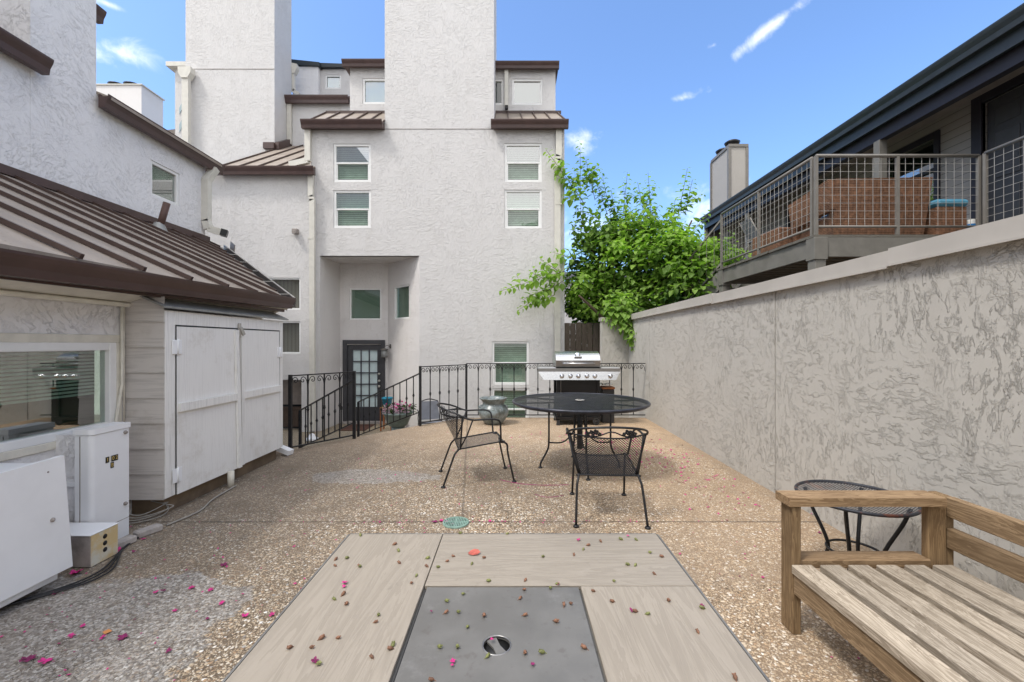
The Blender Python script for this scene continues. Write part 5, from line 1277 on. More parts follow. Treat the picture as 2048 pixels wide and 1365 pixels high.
# ================================================================== PATIO CHAIRS
def make_chair(label, group):
    t = thing('patio_chair', (0, 0, 0), label, 'chair', group)
    sr, sf = (.215, -.19, .33), (.215, .22, .385)
    I = 'black_iron'
    # seat
    b = MB(); fr_ = smoothpath([(-.19, .235, .375), (-.215, .20, .383), (-.215, -.17, .333), (-.20, -.19, .328), (.20, -.19, .328), (.215, -.17, .333), (.215, .20, .383), (.19, .235, .375)], 3)
    b.tube(fr_, .007, 6); b.tube(smoothpath([(-.19, .235, .375), (0, .25, .355), (.19, .235, .375)], 4), .006, 6)
    s_ = b.build('seat', I, t, True)
    def seat(u, v):
        x = -.21 + .42 * u; y = -.19 + .43 * v; dip = -.018 * math.sin(math.pi * u) * math.sin(math.pi * min(1, v * 1.1))
        z = .328 + (.385 - .328) * v + dip
        if v > .93: z -= (v - .93) * .25
        return (x, y, z)
    b = MB(); lattice(b, seat, 22, 30, .0042, None, 3); b.build('seat_mesh', 'mesh_iron', s_, True)
    # back: flared barrel
    def back(u, v):
        a = (u - .5) * 2; wx = .205 + .075 * v; yb = -.19 - .15 * v
        return (a * wx, yb + (.10 * v + .01) * abs(a) ** 2.2 * 1.6, .33 + .30 * v - .0 * a * a)
    b = MB()
    for a in (0, 1): b.tube([back(a, k / 6) for k in range(7)], .008, 6)
    b.tube([back(k / 12, 1) for k in range(13)], .006, 6)
    k_ = b.build('backrest', I, t, True)
    b = MB(); lattice(b, back, 26, 18, .0040, None, 3); b.build('back_mesh', 'mesh_iron', k_, True)
    # crest: upper hoop running into the arms, ornament between
    hoop = smoothpath([(-.285, -.06, .605), (-.30, -.12, .62), (-.27, -.22, .665), (-.17, -.33, .70), (0, -.375, .715), (.17, -.33, .70), (.27, -.22, .665), (.30, -.12, .62), (.285, -.06, .605)], 4)
    b = MB(); b.tube(hoop, .0085, 7)
    b.tube(smoothpath([(-.285, -.10, .615), (-.20, -.25, .632), (-.10, -.315, .64), (0, -.335, .675), (.10, -.315, .64), (.20, -.25, .632), (.285, -.10, .615)], 4), .005, 6)
    cr = b.build('crest_rail', I, t, True)
    for sx in (-1, 1):
        b = MB()
        for (x, z, s) in ((.11, .672, .022), (.14, .668, .018), (.165, .655, .02), (.085, .66, .015), (.13, .648, .014)):
            y = -.35 + (x / .3) ** 2 * .16
            for a in range(4):
                an = a * math.pi / 2 + .4; b.ball((sx * x + math.cos(an) * s * .5, y, z + math.sin(an) * s * .5), s * .5, 6, 4, (1, .35, 1))
        b.build('ornament', I, cr, True)
    for sx in (-1, 1):
        b = MB(); b.tube(smoothpath([(sx * .285, -.06, .605), (sx * .285, .05, .607), (sx * .28, .13, .605), (sx * .268, .175, .585), (sx * .255, .19, .54), (sx * .225, .20, .385)], 4), .0085, 7); b.build('armrest', I, t, True)
        b = MB(); b.tube([(sx * .285, -.07, .605), (sx * .255, -.12, .46), (sx * .218, -.18, .335)], .007, 6); b.build('arm_support', I, t, True)
        b = MB(); b.tube(smoothpath([(sx * .215, -.185, .333), (sx * .225, -.22, .30), (sx * .235, -.245, .25), (sx * .25, -.33, .015)], 4), .009, 7); b.lathe([(.02, 0), (.022, .006), (.018, .014), (.009, .016)], (sx * .25, -.333, 0), 12); b.build('leg', I, t, True)
        b = MB(); b.tube(smoothpath([(sx * .205, .20, .375), (sx * .21, .235, .372), (sx * .212, .262, .345), (sx * .213, .268, .27), (sx * .22, .325, .015)], 4), .009, 7); b.lathe([(.02, 0), (.022, .006), (.018, .014), (.009, .016)], (sx * .22, .328, 0), 12); b.build('leg', I, t, True)
    return t
grp = 'black wrought iron chairs at the round table'
c1 = make_chair('black mesh chair seen from the side, left of the round table', grp); c1.location = (-.345, 4.18, 0); c1.rotation_euler = (0, 0, R(-78))
c2 = copy_tree(c1); c2['label'] = 'black mesh chair with its back to the camera, before the round table'; c2.location = (.72, 3.36, 0); c2.rotation_euler = (0, 0, R(-3))

# chair down in the yard against the white wall
c3 = thing('garden_chair', (-1.58, 8.45, -.65), 'dark framed chair with grey sling, behind the iron railing near the stair', 'chair', None, R(200))
b = MB()
for sx in (-1, 1):
    b.tube(smoothpath([(sx * .24, -.28, 0), (sx * .23, -.2, .35), (sx * .23, -.22, .5), (sx * .17, -.27, .78)], 4), .010, 6); b.tube(smoothpath([(sx * .25, .25, 0), (sx * .26, .22, .5), (sx * .27, .15, .62), (sx * .25, -.24, .62)], 4), .010, 6)
b.tube(smoothpath([(-.17, -.27, .78), (0, -.29, .82), (.17, -.27, .78)], 4), .010, 6); b.tube([(-.23, -.2, .38), (.23, -.2, .38), (.23, .22, .42), (-.23, .22, .42)], .009, 6, True); b.build('frame', 'black_iron', c3, True)
b = MB(); b.add([(-.21, -.2, .38), (.21, -.2, .38), (.21, .2, .42), (-.21, .2, .42), (-.21, -.2, .372), (.21, -.2, .372), (.21, .2, .412), (-.21, .2, .412)], [(0, 1, 2, 3), (7, 6, 5, 4), (0, 4, 5, 1), (2, 6, 7, 3), (1, 5, 6, 2), (0, 3, 7, 4)]); b.build('seat', 'grey_sling', c3, True)
b = MB(); b.add([(-.20, -.21, .42), (.20, -.21, .42), (.16, -.262, .78), (-.16, -.262, .78), (-.20, -.218, .42), (.20, -.218, .42), (.16, -.27, .78), (-.16, -.27, .78)], [(0, 1, 2, 3), (7, 6, 5, 4), (0, 4, 5, 1), (2, 6, 7, 3), (1, 5, 6, 2), (0, 3, 7, 4)]); b.build('backrest', 'grey_sling', c3, True)

# ================================================================== ROUND TABLE
RTb = thing('round_table', (.71, 4.50, 0), 'large round black mesh patio table on curved iron legs', 'table')
TR_, TZ = .695, .705
def ring(r, z, n=64, c=(0, 0)): return [(c[0] + r * math.cos(2 * math.pi * k / n), c[1] + r * math.sin(2 * math.pi * k / n), z) for k in range(n)]
b = MB(); b.tube(ring(TR_, TZ - .014), .014, 8, True); b.tube(ring(TR_ - .012, TZ - .03, 64), .008, 6, True)
rim = b.build('rim', 'table_mesh', RTb, True)
b = MB(); nd = 62
lattice(b, lambda u, v: (-TR_ + 2 * TR_ * u, -TR_ + 2 * TR_ * v, TZ - .006), nd, 94, .0068, lambda u, v: (u - .5) ** 2 + (v - .5) ** 2 < .248 and (u - .5) ** 2 + (v - .5) ** 2 > .0006, 4)
b.build('tabletop', 'table_mesh', RTb, True)
b = MB()
for k in range(8):
    a = k * math.pi / 4 + .2; b.bar((.05 * math.cos(a), .05 * math.sin(a), TZ - .018), (TR_ * .98 * math.cos(a), TR_ * .98 * math.sin(a), TZ - .018), .03, .012)
b.build('spoke', 'black_iron', RTb, True)
b = MB(); b.lathe([(.022, 0), (.05, 0), (.052, .004), (.03, .006), (.022, .004)], (0, 0, TZ), 20, cap=False); b.build('umbrella_ring', 'wire', RTb, True)
b = MB(); b.lathe([(.030, .20), (.030, TZ - .02)], (0, 0, 0), 14); b.build('centre_tube', 'black_iron', RTb, True)
for k in range(4):
    a = k * math.pi / 2 + R(2); ca, sa = math.cos(a), math.sin(a)
    b = MB(); b.tube(smoothpath([(.325 * ca, .325 * sa, TZ - .03), (.325 * ca, .325 * sa, .30), (.335 * ca, .335 * sa, .20), (.385 * ca, .385 * sa, .10), (.41 * ca, .41 * sa, .05), (.415 * ca, .415 * sa, .01)], 4), .010, 7)
    b.lathe([(.022, 0), (.024, .006), (.02, .012), (.01, .016)], (.415 * ca, .415 * sa, 0), 12); b.build('leg', 'black_iron', RTb, True)
    b = MB(); b.tube(smoothpath([(.325 * ca, .325 * sa, .265), (.20 * ca, .20 * sa, .262), (.12 * ca, .12 * sa, .31), (.055 * ca, .055 * sa, .42), (.045 * ca, .045 * sa, .62)], 4), .008, 6); b.build('stretcher', 'black_iron', RTb, True)

# ================================================================== SIDE TABLE (rusty)
ST = thing('side_table', (1.885, 2.37, 0), 'small round rusty mesh side table behind the bench arm', 'side table')
b = MB(); b.tube(ring(.268, .455, 40), .009, 7, True); b.build('rim', 'rust_mesh', ST, True)
b = MB(); lattice(b, lambda u, v: (-.27 + .54 * u, -.27 + .54 * v, .458 - .012 * max(0, 1 - ((u - .5) ** 2 + (v - .5) ** 2) * 4)), 24, 36, .0048, lambda u, v: (u - .5) ** 2 + (v - .5) ** 2 < .246, 4); b.build('tabletop', 'rust_mesh', ST, True)
for k in range(4):
    a = k * math.pi / 2 + .75; ca, sa = math.cos(a), math.sin(a)
    b = MB(); b.tube(smoothpath([(.23 * ca, .23 * sa, .45), (.20 * ca, .20 * sa, .36), (.13 * ca, .13 * sa, .20), (.12 * ca, .12 * sa, .12), (.17 * ca, .17 * sa, .01)], 4), .010, 7); b.build('leg', 'black_iron', ST, True)
b = MB(); b.tube(ring(.125, .16, 30), .007, 6, True); b.build('stretcher_ring', 'black_iron', ST, True)

# ================================================================== BENCH
BN = thing('wooden_bench', (1.6, 1.1, 0), 'weathered timber slatted bench seat with flat arms, right foreground', 'bench')
by0, by1 = .12, 1.92
for y0, y1 in ((1.916, 2.0), (.06, .144)):
    b = MB(); b.bbox(1.25, 1.29, y0, y1, 0, .572); b.build('leg', 'bench_z', BN)
    b = MB(); b.bbox(1.885, 1.968, y0 + .03, y0 + .068, 0, .572); b.build('leg', 'bench_z', BN)
    b = MB(); b.bbox(1.972, 2.012, y0 + .04, y0 + .125, 0, .60, .003); b.build('back_post', 'bench_z', BN)
    b = MB(); b.add([(1.232, y0 - .008, .574), (1.93, y0 - .008, .574), (1.93, y0 + .095, .574), (1.232, y0 + .095, .574), (1.232, y0 - .008, .612), (1.93, y0 - .008, .612), (1.93, y0 + .095, .612), (1.232, y0 + .095, .612)], [(3, 2, 1, 0), (4, 5, 6, 7), (0, 1, 5, 4), (1, 2, 6, 5), (2, 3, 7, 6), (3, 0, 4, 7)]); b.build('armrest', 'bench_x', BN)
    b = MB(); b.bbox(1.292, 1.882, y0 + .012, y0 + .10, .29, .328); b.build('side_rail', 'bench_x', BN)
for i in range(6):
    x0 = 1.2425 + .125 * i; b = MB(); b.bbox(x0, x0 + .089, .15, 1.912, .278, .316, .003); b.build('slat', 'bench_top', BN)
b = MB(); b.bbox(1.252, 1.29, .146, 1.914, .185, .275); b.build('front_rail', 'bench_y', BN)
b = MB(); b.bbox(1.93, 1.968, .146, 1.914, .185, .275); b.build('rear_rail', 'bench_y', BN)
for z0, z1 in ((.513, .603), (.372, .462)):
    b = MB(); b.bbox(1.972, 2.010, .10, 1.955, z0, z1); b.build('back_rail', 'bench_y', BN)

# ================================================================== FIRE PIT TABLE
FZ = .61; fx0, fx1, fyb, fyf = -.587, .523, 1.557, .447
ix0, ix1, iyb, iyf = -.250, .1935, 1.2235, .78
FP = thing('fire_pit_table', ((fx0 + fx1) / 2, 1.0, 0), 'square fire pit table with wood look border and grey centre panel, foreground', 'table')
g_ = .0015
def plank(x0, x1, y0, y1, m): 
    b = MB(); b.bbox(x0 + g_, x1 - g_, y0 + g_, y1 - g_, FZ - .012, FZ, .0012); return b.build('plank', m, FP)
def planks(x0, x1, y0, y1, m, n, ax):
    plank(x0, x1, y0, y1, m)
plank(fx0, ix0, iyf, fyb, 'plank_y'); plank(ix0, fx1, iyb, fyb, 'plank_x'); plank(ix1, fx1, fyf, iyb, 'plank_y'); plank(fx0, ix1, fyf, iyf, 'plank_x')
b = MB(); b.box(fx0, fx1, fyf, fyb, FZ - .05, FZ - .013); b.box(fx0 - .006, fx0 - .0005, fyf, fyb, FZ - .05, FZ - .001); b.box(fx1 + .0005, fx1 + .006, fyf, fyb, FZ - .05, FZ - .001); b.box(fx0, fx1, fyb + .0005, fyb + .006, FZ - .05, FZ - .001)
b.build('table_frame', 'panel', FP)
b = MB(); b.box(ix0 + .004, ix1 - .004, iyf, iyb - .004, FZ - .0125, FZ - .0115); b.build('shadow_gap', 'dark_metal', FP)
# centre panel with a round finger hole
hc = (-.035, .985); hr = .032; n = 32
b = MB(); px0, px1, py0, py1 = ix0 + .010, ix1 - .006, iyf + .006, iyb - .006
cir = [(hc[0] + hr * math.cos(2 * math.pi * k / n), hc[1] + hr * math.sin(2 * math.pi * k / n)) for k in range(n)]
def toedge(a):
    c_, s_ = math.cos(a), math.sin(a); ts = []
    if abs(c_) > 1e-6: ts.append(((px1 if c_ > 0 else px0) - hc[0]) / c_)
    if abs(s_) > 1e-6: ts.append(((py1 if s_ > 0 else py0) - hc[1]) / s_)
    t = min(ts); return (hc[0] + c_ * t, hc[1] + s_ * t)
angs = sorted([2 * math.pi * k / n for k in range(n)] + [math.atan2(y - hc[1], x - hc[0]) % (2 * math.pi) for x in (px0, px1) for y in (py0, py1)])
o_ = [toedge(a) for a in angs]; i_ = [(hc[0] + hr * math.cos(a), hc[1] + hr * math.sin(a)) for a in angs]; m_ = len(angs)
zt = FZ - .001
b.add([(x, y, zt) for x, y in o_] + [(x, y, zt) for x, y in i_] + [(x, y, zt - .008) for x, y in i_] + [(x, y, zt - .008) for x, y in o_],
      [(k, (k + 1) % m_, m_ + (k + 1) % m_, m_ + k) for k in range(m_)] + [(m_ + k, m_ + (k + 1) % m_, 2 * m_ + (k + 1) % m_, 2 * m_ + k) for k in range(m_)] + [(k, 3 * m_ + k, 3 * m_ + (k + 1) % m_, (k + 1) % m_) for k in range(m_)])
cp = b.build('burner_cover', 'panel', FP)
b = MB(); b.tube([(hc[0] + hr * math.cos(2 * math.pi * k / 32), hc[1] + hr * math.sin(2 * math.pi * k / 32), FZ - .002) for k in range(32)], .0022, 6, True); b.build('hole_rim', 'steel_dark', cp)
b = MB(); b.lathe([(hr - .001, FZ - .0112), (hr - .001, FZ - .0108)], (hc[0], hc[1], 0), 24); b.build('hole_floor', 'tile_black', cp)
b = MB(); b.T = Matrix.Translation((hc[0], hc[1], 0)) @ Matrix.Rotation(R(28), 4, 'Z')
b.prism([(-.0125, -.0285, FZ - .0095), (.0125, -.0285, FZ - .0095), (.0085, 0, FZ - .0095), (.0125, .0285, FZ - .0095), (-.0125, .0285, FZ - .0095), (-.0085, 0, FZ - .0095)], (0, 0, .005)); b.build('finger_bar', 'panel', cp)
b = MB(); b.box(fx0 + .12, fx1 - .12, fyf + .12, fyb - .12, .02, FZ - .051); b.build('base', 'panel', FP)
for x in (fx0 + .16, fx1 - .16):
    for y in (fyf + .16, fyb - .16):
        b = MB(); b.lathe([(.025, 0), (.025, .02)], (x, y, 0), 10); b.build('foot', 'plastic_black', FP)

# fallen buds and blossoms on the table tops
def bud(x, y, z, mat, sz, rot, label):
    b = MB(); T = Matrix.Translation((x, y, z)) @ Matrix.Rotation(rot, 4, 'Z') @ Matrix.Rotation(R(70), 4, 'X'); b.T = T
    b.lathe([(.0005, -sz * 1.0), (sz * .35, -sz * .8), (sz * .62, -sz * .2), (sz * .55, sz * .4), (sz * .2, sz * .85), (.0003, sz * .95)], (0, sz * .4, 0), 7)
    b.tube([(0, sz * .4, -sz * .9), (sz * .3, sz * .2, -sz * 1.9)], sz * .12, 4)
    for k in range(3): a = k * 2.1; b.ball((sz * .45 * math.cos(a), sz * .4 + sz * .3 * math.sin(a), sz * .75), sz * .28, 5, 3)
    o = b.build('flower_bud', mat); tag(o, label, 'bud', 'fallen buds on the fire pit table'); return o
def blossom(x, y, z, mat, sz, seed, label, group, name='blossom'):
    r_ = random.Random(seed); b = MB()
    for k in range(6):
        a = k * 1.05 + r_.uniform(-.3, .3); d = Vector((math.cos(a), math.sin(a), r_.uniform(.1, .7))); p = Vector((x, y, z + .002))
        L_ = sz * .72 * r_.uniform(.7, 1.1); s_ = Vector((-math.sin(a), math.cos(a), 0)) * L_ * .42
        b.add([p, p + d * L_ * .5 + s_, p + d * L_ + s_ * .5 + Vector((0, 0, -L_ * .2)), p + d * L_ - s_ * .6, p + d * L_ * .5 - s_], [(0, 1, 2, 3, 4)])
    o = b.build(name, mat); tag(o, label, 'petals', group); return o
BUD_Z = FZ + .001
brown_green = [ (718,1133,0),(721,1072,1),(790,1090,0),(797,1103,1),(672,1120,0),(694,1118,1),(798,1127,0),(670,1133,0),(720,1135,1),(856,1118,1),(853,1134,0),(833,1153,1),(823,1168,0),(906,1114,0),(895,1124,0),
 (876,1136,1),(944,1129,1),(968,1117,0),(977,1164,1),(1051,1162,0),(1086,1115,1),(921,1068,1),(1015,1069,1),(1148,1111,0),(1177,1092,0),(1167,1100,1),(1201,1084,0),(1241,1080,1),(1272,1081,1),(1300,1107,1),(1323,1115,0),(1255,1131,1),(1271,1132,1),
 (1308,1149,0),(1228,1164,1),(1115,1170,1),(1101,1178,1),(1049,1181,0),(1041,1198,0),(926,1190,1),(894,1204,1),(893,1226,0),(917,1226,1),(968,1233,0),(1128,1211,0),(1142,1209,0),(1051,1232,0),(1113,1245,0),(935,1256,1),(880,1296,1),(915,1296,1),
 (1050,1308,0),(1167,1297,0),(976,1314,1),(1186,1184,0),(1224,1205,0),(1296,1230,1),(1337,1203,0),(1270,1225,0),(1404,1218,1),(1395,1265,0),(757,1232,1),(752,1246,0),(668,1200,1),(687,1190,0),(693,1210,0),(644,1278,0),(677,1278,0),(624,1297,0),(579,1298,0),
 (786,1292,1),(780,1300,0),(743,1316,0),(1083,1307,1),(1470,1357,0),(862,1362,0)]
BUDS = {}; BUDO = {}
for i, (px, py, gr) in enumerate(brown_green):
    Y = .69 * FPX / (py - HY); x = X_(px, Y)
    on_panel = ix0 < x < ix1 and Y < iyb
    lab = None
    _x = ('green' if gr else 'brown') + ' fallen flower bud lying on the ' + ('grey centre panel' if on_panel else ('far plank' if Y > iyb else ('left plank' if x < ix0 else 'right plank'))) + ' of the fire pit table'
    reg = 'the grey centre panel' if on_panel else ('the far plank' if Y > iyb else ('the left plank' if x < ix0 else 'the right plank'))
    reg = reg.replace('plank', 'table plank').replace('centre panel', 'centre panel of the table')
    if Y > iyb and x < ix0: reg = 'the far end of the left table plank'
    BUDS.setdefault((gr, reg), []).append((-Y, i)); BUDO[i] = bud(x, Y, BUD_Z, 'bud_green' if gr else 'bud_brown', random.uniform(.0055, .0078), random.uniform(0, 6.28), 'bud')
ORD = ['farthest', 'second farthest', 'third farthest', 'fourth farthest', 'fifth farthest', 'sixth farthest', 'seventh farthest', 'eighth farthest', 'ninth farthest', 'tenth farthest', 'eleventh farthest', 'twelfth farthest', 'thirteenth farthest', 'fourteenth farthest', 'fifteenth farthest']
for (gr, reg), lst in BUDS.items():
    for r_k, (_, i) in enumerate(sorted(lst)): BUDO[i]['label'] = ORD[r_k] + (' green' if gr else ' brown') + ' flower bud on ' + reg
for i, (px, py, m, s, lb_) in enumerate([(690, 1168, 'pink', .012, 'magenta blossom on the left plank, farthest of its blossoms'), (688, 1175, 'pink', .009, 'magenta blossom on the left plank just before the farthest one'), (1157, 1082, 'pink', .011, 'magenta blossom on the far plank in front of the mesh chair'), (1256, 1074, 'pink', .008, 'small magenta blossom at the far right edge of the far plank'),
        (1265, 1224, 'purple', .011, 'dark magenta blossom in the middle of the right plank'), (1404, 1215, 'purple', .009, 'dark magenta blossom at the outer edge of the right plank'), (906, 1325, 'pink', .009, 'magenta blossom on the grey centre panel left of the finger hole'), (904, 1333, 'pink', .006, 'tiny magenta petal on the grey centre panel near its front'),
        (863, 1225, 'purple', .006, 'dark petal near the left edge of the grey centre panel'), (1066, 1331, 'purple', .008, 'dark magenta blossom on the grey centre panel right of the finger hole'), (1116, 1170, 'pink', .007, 'magenta petal on the seam behind the grey centre panel'), (983, 1282, 'pink', .007, 'magenta petal inside the round finger hole'),
        (630, 1325, 'purple', .012, 'dark cluster of petals near the front of the left plank'), (638, 1330, 'bud_green', .010, 'green calyx cluster near the front of the left plank')]):
    Y = .69 * FPX / (py - HY); blossom(X_(px, Y), Y, BUD_Z, m, s, i, lb_, 'fallen blossoms on the fire pit table')
Y = .69 * FPX / (1109 - HY); lx_ = X_(948, Y)
b = MB(); pts = [(-.02, 0, .003), (-.012, .012, .006), (0, .016, .009), (.013, .011, .010), (.021, 0, .006), (.012, -.010, .004), (-.002, -.012, .002), (-.013, -.008, .002)]
b.add([(lx_ + x, Y + y, BUD_Z + z) for x, y, z in pts] + [(lx_, Y, BUD_Z + .002)], [(i, (i + 1) % 8, 8) for i in range(8)]); tag(b.build('fallen_leaf', 'red_leaf'), 'small red leaf lying on the far plank of the fire pit table', 'leaf')
# petals on the patio
gp = 'magenta blossoms lying on the patio'
bl = [(447, 1132, .030), (384, 1178, .022), (421, 1182, .022), (444, 1209, .020), (327, 1184, .018), (312, 1187, .018), (490, 1235, .022), (545, 1232, .02), (246, 1277, .03), (152, 1119 + 30, .045), (237, 1104, .04), (225, 1110, .035),
      (55, 1322, .035), (92, 1325, .03), (143, 1275, .02), (165, 1255, .018), (337, 1305, .018), (205, 1278, .02), (110, 1190, .02), (350, 1224, .016), (415, 1240, .014), (588, 1095, .014), (590, 1170, .014), (288, 1080, .02), (268, 1105, .02),
      (905, 1050, .012), (760, 1046, .014), (800, 1047, .012), (870, 1045, .03), (883, 1043, .025), (895, 1046, .02), (980, 1044, .02), (1640, 1068, .018), (1490, 1110, .01), (1360, 1110, .012), (1625, 1030, .014), (1455, 1005, .012), (1470, 1020, .012), (1690, 1055, .012),
      (1335, 930, .012), (1350, 950, .012), (845, 900, .014), (1062, 905, .012), (1410, 960, .014), (1480, 1155, .01), (1525, 1157, .014)]
BLS = {}
for i, (px, py, s) in enumerate(bl):
    Y = FPX * HC / (py - HY); x = X_(px, Y)
    if px > 1300: w_ = 'between the fire pit table and the grey wall'
    elif py < 1062: w_ = 'near the green drain cover and the table'
    elif px < 270 and py < 1200: w_ = 'beside the utility boxes'
    elif px < 270: w_ = 'in the grey patch at the lower left'
    else: w_ = 'on the pebbled paving left of the fire pit table'
    BLS.setdefault((bool(i % 4), w_), []).append((-Y, blossom(x, Y, .003, 'pink' if i % 4 else 'purple', s, 50 + i, 'x', gp)))
for (pk, w_), lst in BLS.items():
    for r_k, (_, o) in enumerate(sorted(lst, key=lambda q: q[0])): o['label'] = ORD[r_k] + (' bright' if pk else ' dark') + ' magenta blossom ' + w_
b = MB(); rp = random.Random(5)
def scat(cx, cy, rx, ry, n, s=.006):
    for k in range(n):
        x = rp.gauss(cx, rx); y = rp.gauss(cy, ry)
        if x > 2.2 or y > 7.4: continue
        a = rp.uniform(0, 6.28); L_ = s * rp.uniform(.6, 1.5); u_ = Vector((math.cos(a), math.sin(a), .3)) * L_; v_ = Vector((-math.sin(a), math.cos(a), .1)) * L_ * .7; p = Vector((x, y, .004))
        b.add([p - u_, p + v_, p + u_, p - v_], [(0, 1, 2, 3)])
scat(1.7, 5.0, .28, .35, 130, .014); scat(1.35, 5.6, .4, .2, 80, .014); scat(.9, 6.1, .4, .15, 60, .014); scat(1.75, 3.9, .25, .4, 70, .011); scat(-1.5, 4.2, .7, .4, 60, .008); scat(-1.3, 3.0, .8, .5, 60, .006); scat(-1.5, 2.3, .6, .5, 60, .006)
scat(-2.1, 1.9, .4, .3, 60, .006); scat(1.5, 2.4, .3, .4, 35, .006); scat(-.4, 5.0, .15, 1.0, 50, .008); scat(0, 3.9, .4, .15, 25); scat(-.2, 3.13, .8, .012, 70, .006); scat(.9, 5.8, 1.0, .8, 70, .009)
tag(b.build('fallen_petals', 'pink'), 'tiny pink petals strewn over the pebbled patio', 'petals', None, 'stuff')
# two thin lines of dirt washed with petals under the table
b = MB(); b.tube(smoothpath([P(1000, 960, 1118 / 273), P(1040, 968, 1118 / 281), P(1090, 971, 1118 / 284), P(1138, 970, 1118 / 283)]), .007, 5, sq=.5); tag(b.build('streak', 'purple'), 'long dark twig on the paving under the round table', 'streak')
b = MB(); b.tube(smoothpath([P(1070, 989, 1118 / 302), P(1095, 995, 1118 / 308), P(1128, 991, 1118 / 304)]), .005, 5, sq=.5); tag(b.build('streak', 'purple'), 'short curved twig by the left front foot of the near chair', 'streak')
# dry leaf
Y = FPX * HC / (1267 - HY); b = MB(); x = X_(213, Y); b.add([(x - .02, Y, .006), (x, Y + .012, .012), (x + .022, Y + .004, .008), (x + .003, Y - .012, .004)], [(0, 1, 2, 3)]); tag(b.build('fallen_leaf', 'orange_pot'), 'dry tan leaf on the grey patch of paving at lower left', 'leaf')

# ================================================================== DRAIN COVER
DC = thing('drain_cover', (-.405, 3.105, 0), 'round pale green slotted drain cover set in the patio', 'drain cover')
b = MB(); b.lathe([(.094, .001), (.094, .012), (.084, .014), (.084, .006)], (0, 0, 0), 28, cap=False); b.build('rim', 'drain_green', DC, True)
b = MB(); 
for k in range(13):
    x = -.072 + .012 * k; hh_ = math.sqrt(max(0, .084 ** 2 - x * x)); b.box(x - .0035, x + .0035, -hh_, hh_, .005, .011)
b.box(-.084, .084, -.005, .005, .006, .012); b.box(-.005, .005, -.084, .084, .0065, .0125); b.build('grille', 'drain_green', DC, True)
b = MB(); b.lathe([(.084, .002), (.084, .003)], (0, 0, 0), 24); b.build('sump', 'tile_black', DC, True)

# ================================================================== URN
UR = thing('glazed_urn', (-.30, 6.95, 0), 'squat mottled grey green glazed urn in front of the railing', 'urn')
b = MB(); b.lathe([(.12, 0), (.135, .01), (.19, .07), (.235, .15), (.245, .21), (.225, .265), (.185, .305), (.17, .325), (.175, .35), (.205, .395), (.222, .405), (.225, .42), (.205, .425), (.185, .40), (.155, .34), (.15, .30)], (0, 0, 0), 36, cap=False); b.build('body', 'urn', UR, True)
b = MB(); b.lathe([(.001, .335), (.155, .335)], (0, 0, 0), 20, cap=False); b.build('soil', 'earth', UR, True)
for a in (200, 340):
    ca, sa = math.cos(R(a)), math.sin(R(a)); b = MB(); b.tube(smoothpath([(.19 * ca, .19 * sa, .31), (.23 * ca, .23 * sa, .30), (.245 * ca, .245 * sa, .265)], 3), .012, 6); b.build('handle', 'urn', UR, True)

# ================================================================== GRILL
GR = thing('gas_grill', (1.05, 7.0, 0), 'stainless steel gas grill with side shelves behind the round table', 'grill')
gy = 6.82
gx0_, gx1_ = X_(1112, gy), X_(1201, gy); sx0, sx1 = X_(1076, gy), X_(1239, gy)
# lid: rounded hood
b = MB(); hz0, hz1 = .925, 1.17
prof = [(gy + .02, hz0), (gy + .0, hz0 + .10), (gy + .01, hz0 + .13)] + [(gy + .30 - .29 * math.cos(a), hz0 + .10 + (hz1 - hz0 - .10) * math.sin(a)) for a in [R(12 + 13 * k) for k in range(13)]] + [(gy + .52, hz0)]
b.prism([(gx0_, y, z) for y, z in prof], (gx1_ - gx0_, 0, 0)); hd_ = b.build('hood', 'steel', GR)
b = MB(); b.prism([(gx0_ + .004, y, z) for y, z in [(gy + .015, hz0 + .002), (gy - .004, hz0 + .10), (gy + .0, hz0 + .105), (gy + .03, hz0 + .002)]], (gx1_ - gx0_ - .008, 0, 0)); b.build('hood_band', 'steel_dark', hd_)
b = MB(); b.tube([(gx0_ + .10, gy - .055, hz0 + .055), (gx1_ - .10, gy - .055, hz0 + .055)], .013, 10)
for x in (gx0_ + .12, gx1_ - .12): b.tube([(x, gy + .0, hz0 + .055), (x, gy - .05, hz0 + .055)], .011, 8)
b.build('hood_handle', 'steel', hd_)
b = MB(); b.lathe([(.045, 0), (.045, .012), (.036, .02), (.0, .02)], ((gx0_ + gx1_) / 2, gy + .07, hz1 - .065), 18, 'Y'); b.build('thermometer', 'chrome', hd_)
b = MB(); b.bbox((gx0_ + gx1_) / 2 - .06, (gx0_ + gx1_) / 2 + .06, gy + .0, gy + .03, hz0 + .145, hz0 + .165, .004); b.build('badge', 'steel_dark', hd_)
# shelf and control fascia
b = MB(); b.bbox(sx0, gx0_ - .002, gy - .03, gy + .45, .885, .915, .006); b.build('side_shelf', 'steel', GR)
b = MB(); b.bbox(gx1_ + .002, sx1, gy - .03, gy + .45, .885, .915, .006); b.build('side_shelf', 'steel', GR)
b = MB(); b.box(sx0, sx1, gy - .055, gy - .032, .855, .905); b.build('trim_band', 'steel_dark', GR)
b = MB(); b.prism([(sx0, gy - .052, .853), (sx1, gy - .052, .853), (sx1 - .075, gy - .085, .725), (sx0 + .085, gy - .085, .725)], (0, .05, 0)); fa_ = b.build('control_panel', 'steel', GR)
for x in (1124, 1141, 1157, 1174, 1190, 1221):
    X = X_(x, gy - .08); b = MB(); b.lathe([(.036, 0), (.036, .008), (.024, .012), (.021, .04), (.017, .044), (.0, .044)], (X, gy - .075, .787), 16, 'Y'); b.bar((X, gy - .12, .767), (X, gy - .12, .807), .008, .012, (0, 1, 0)); b.build('knob', 'chrome', fa_)
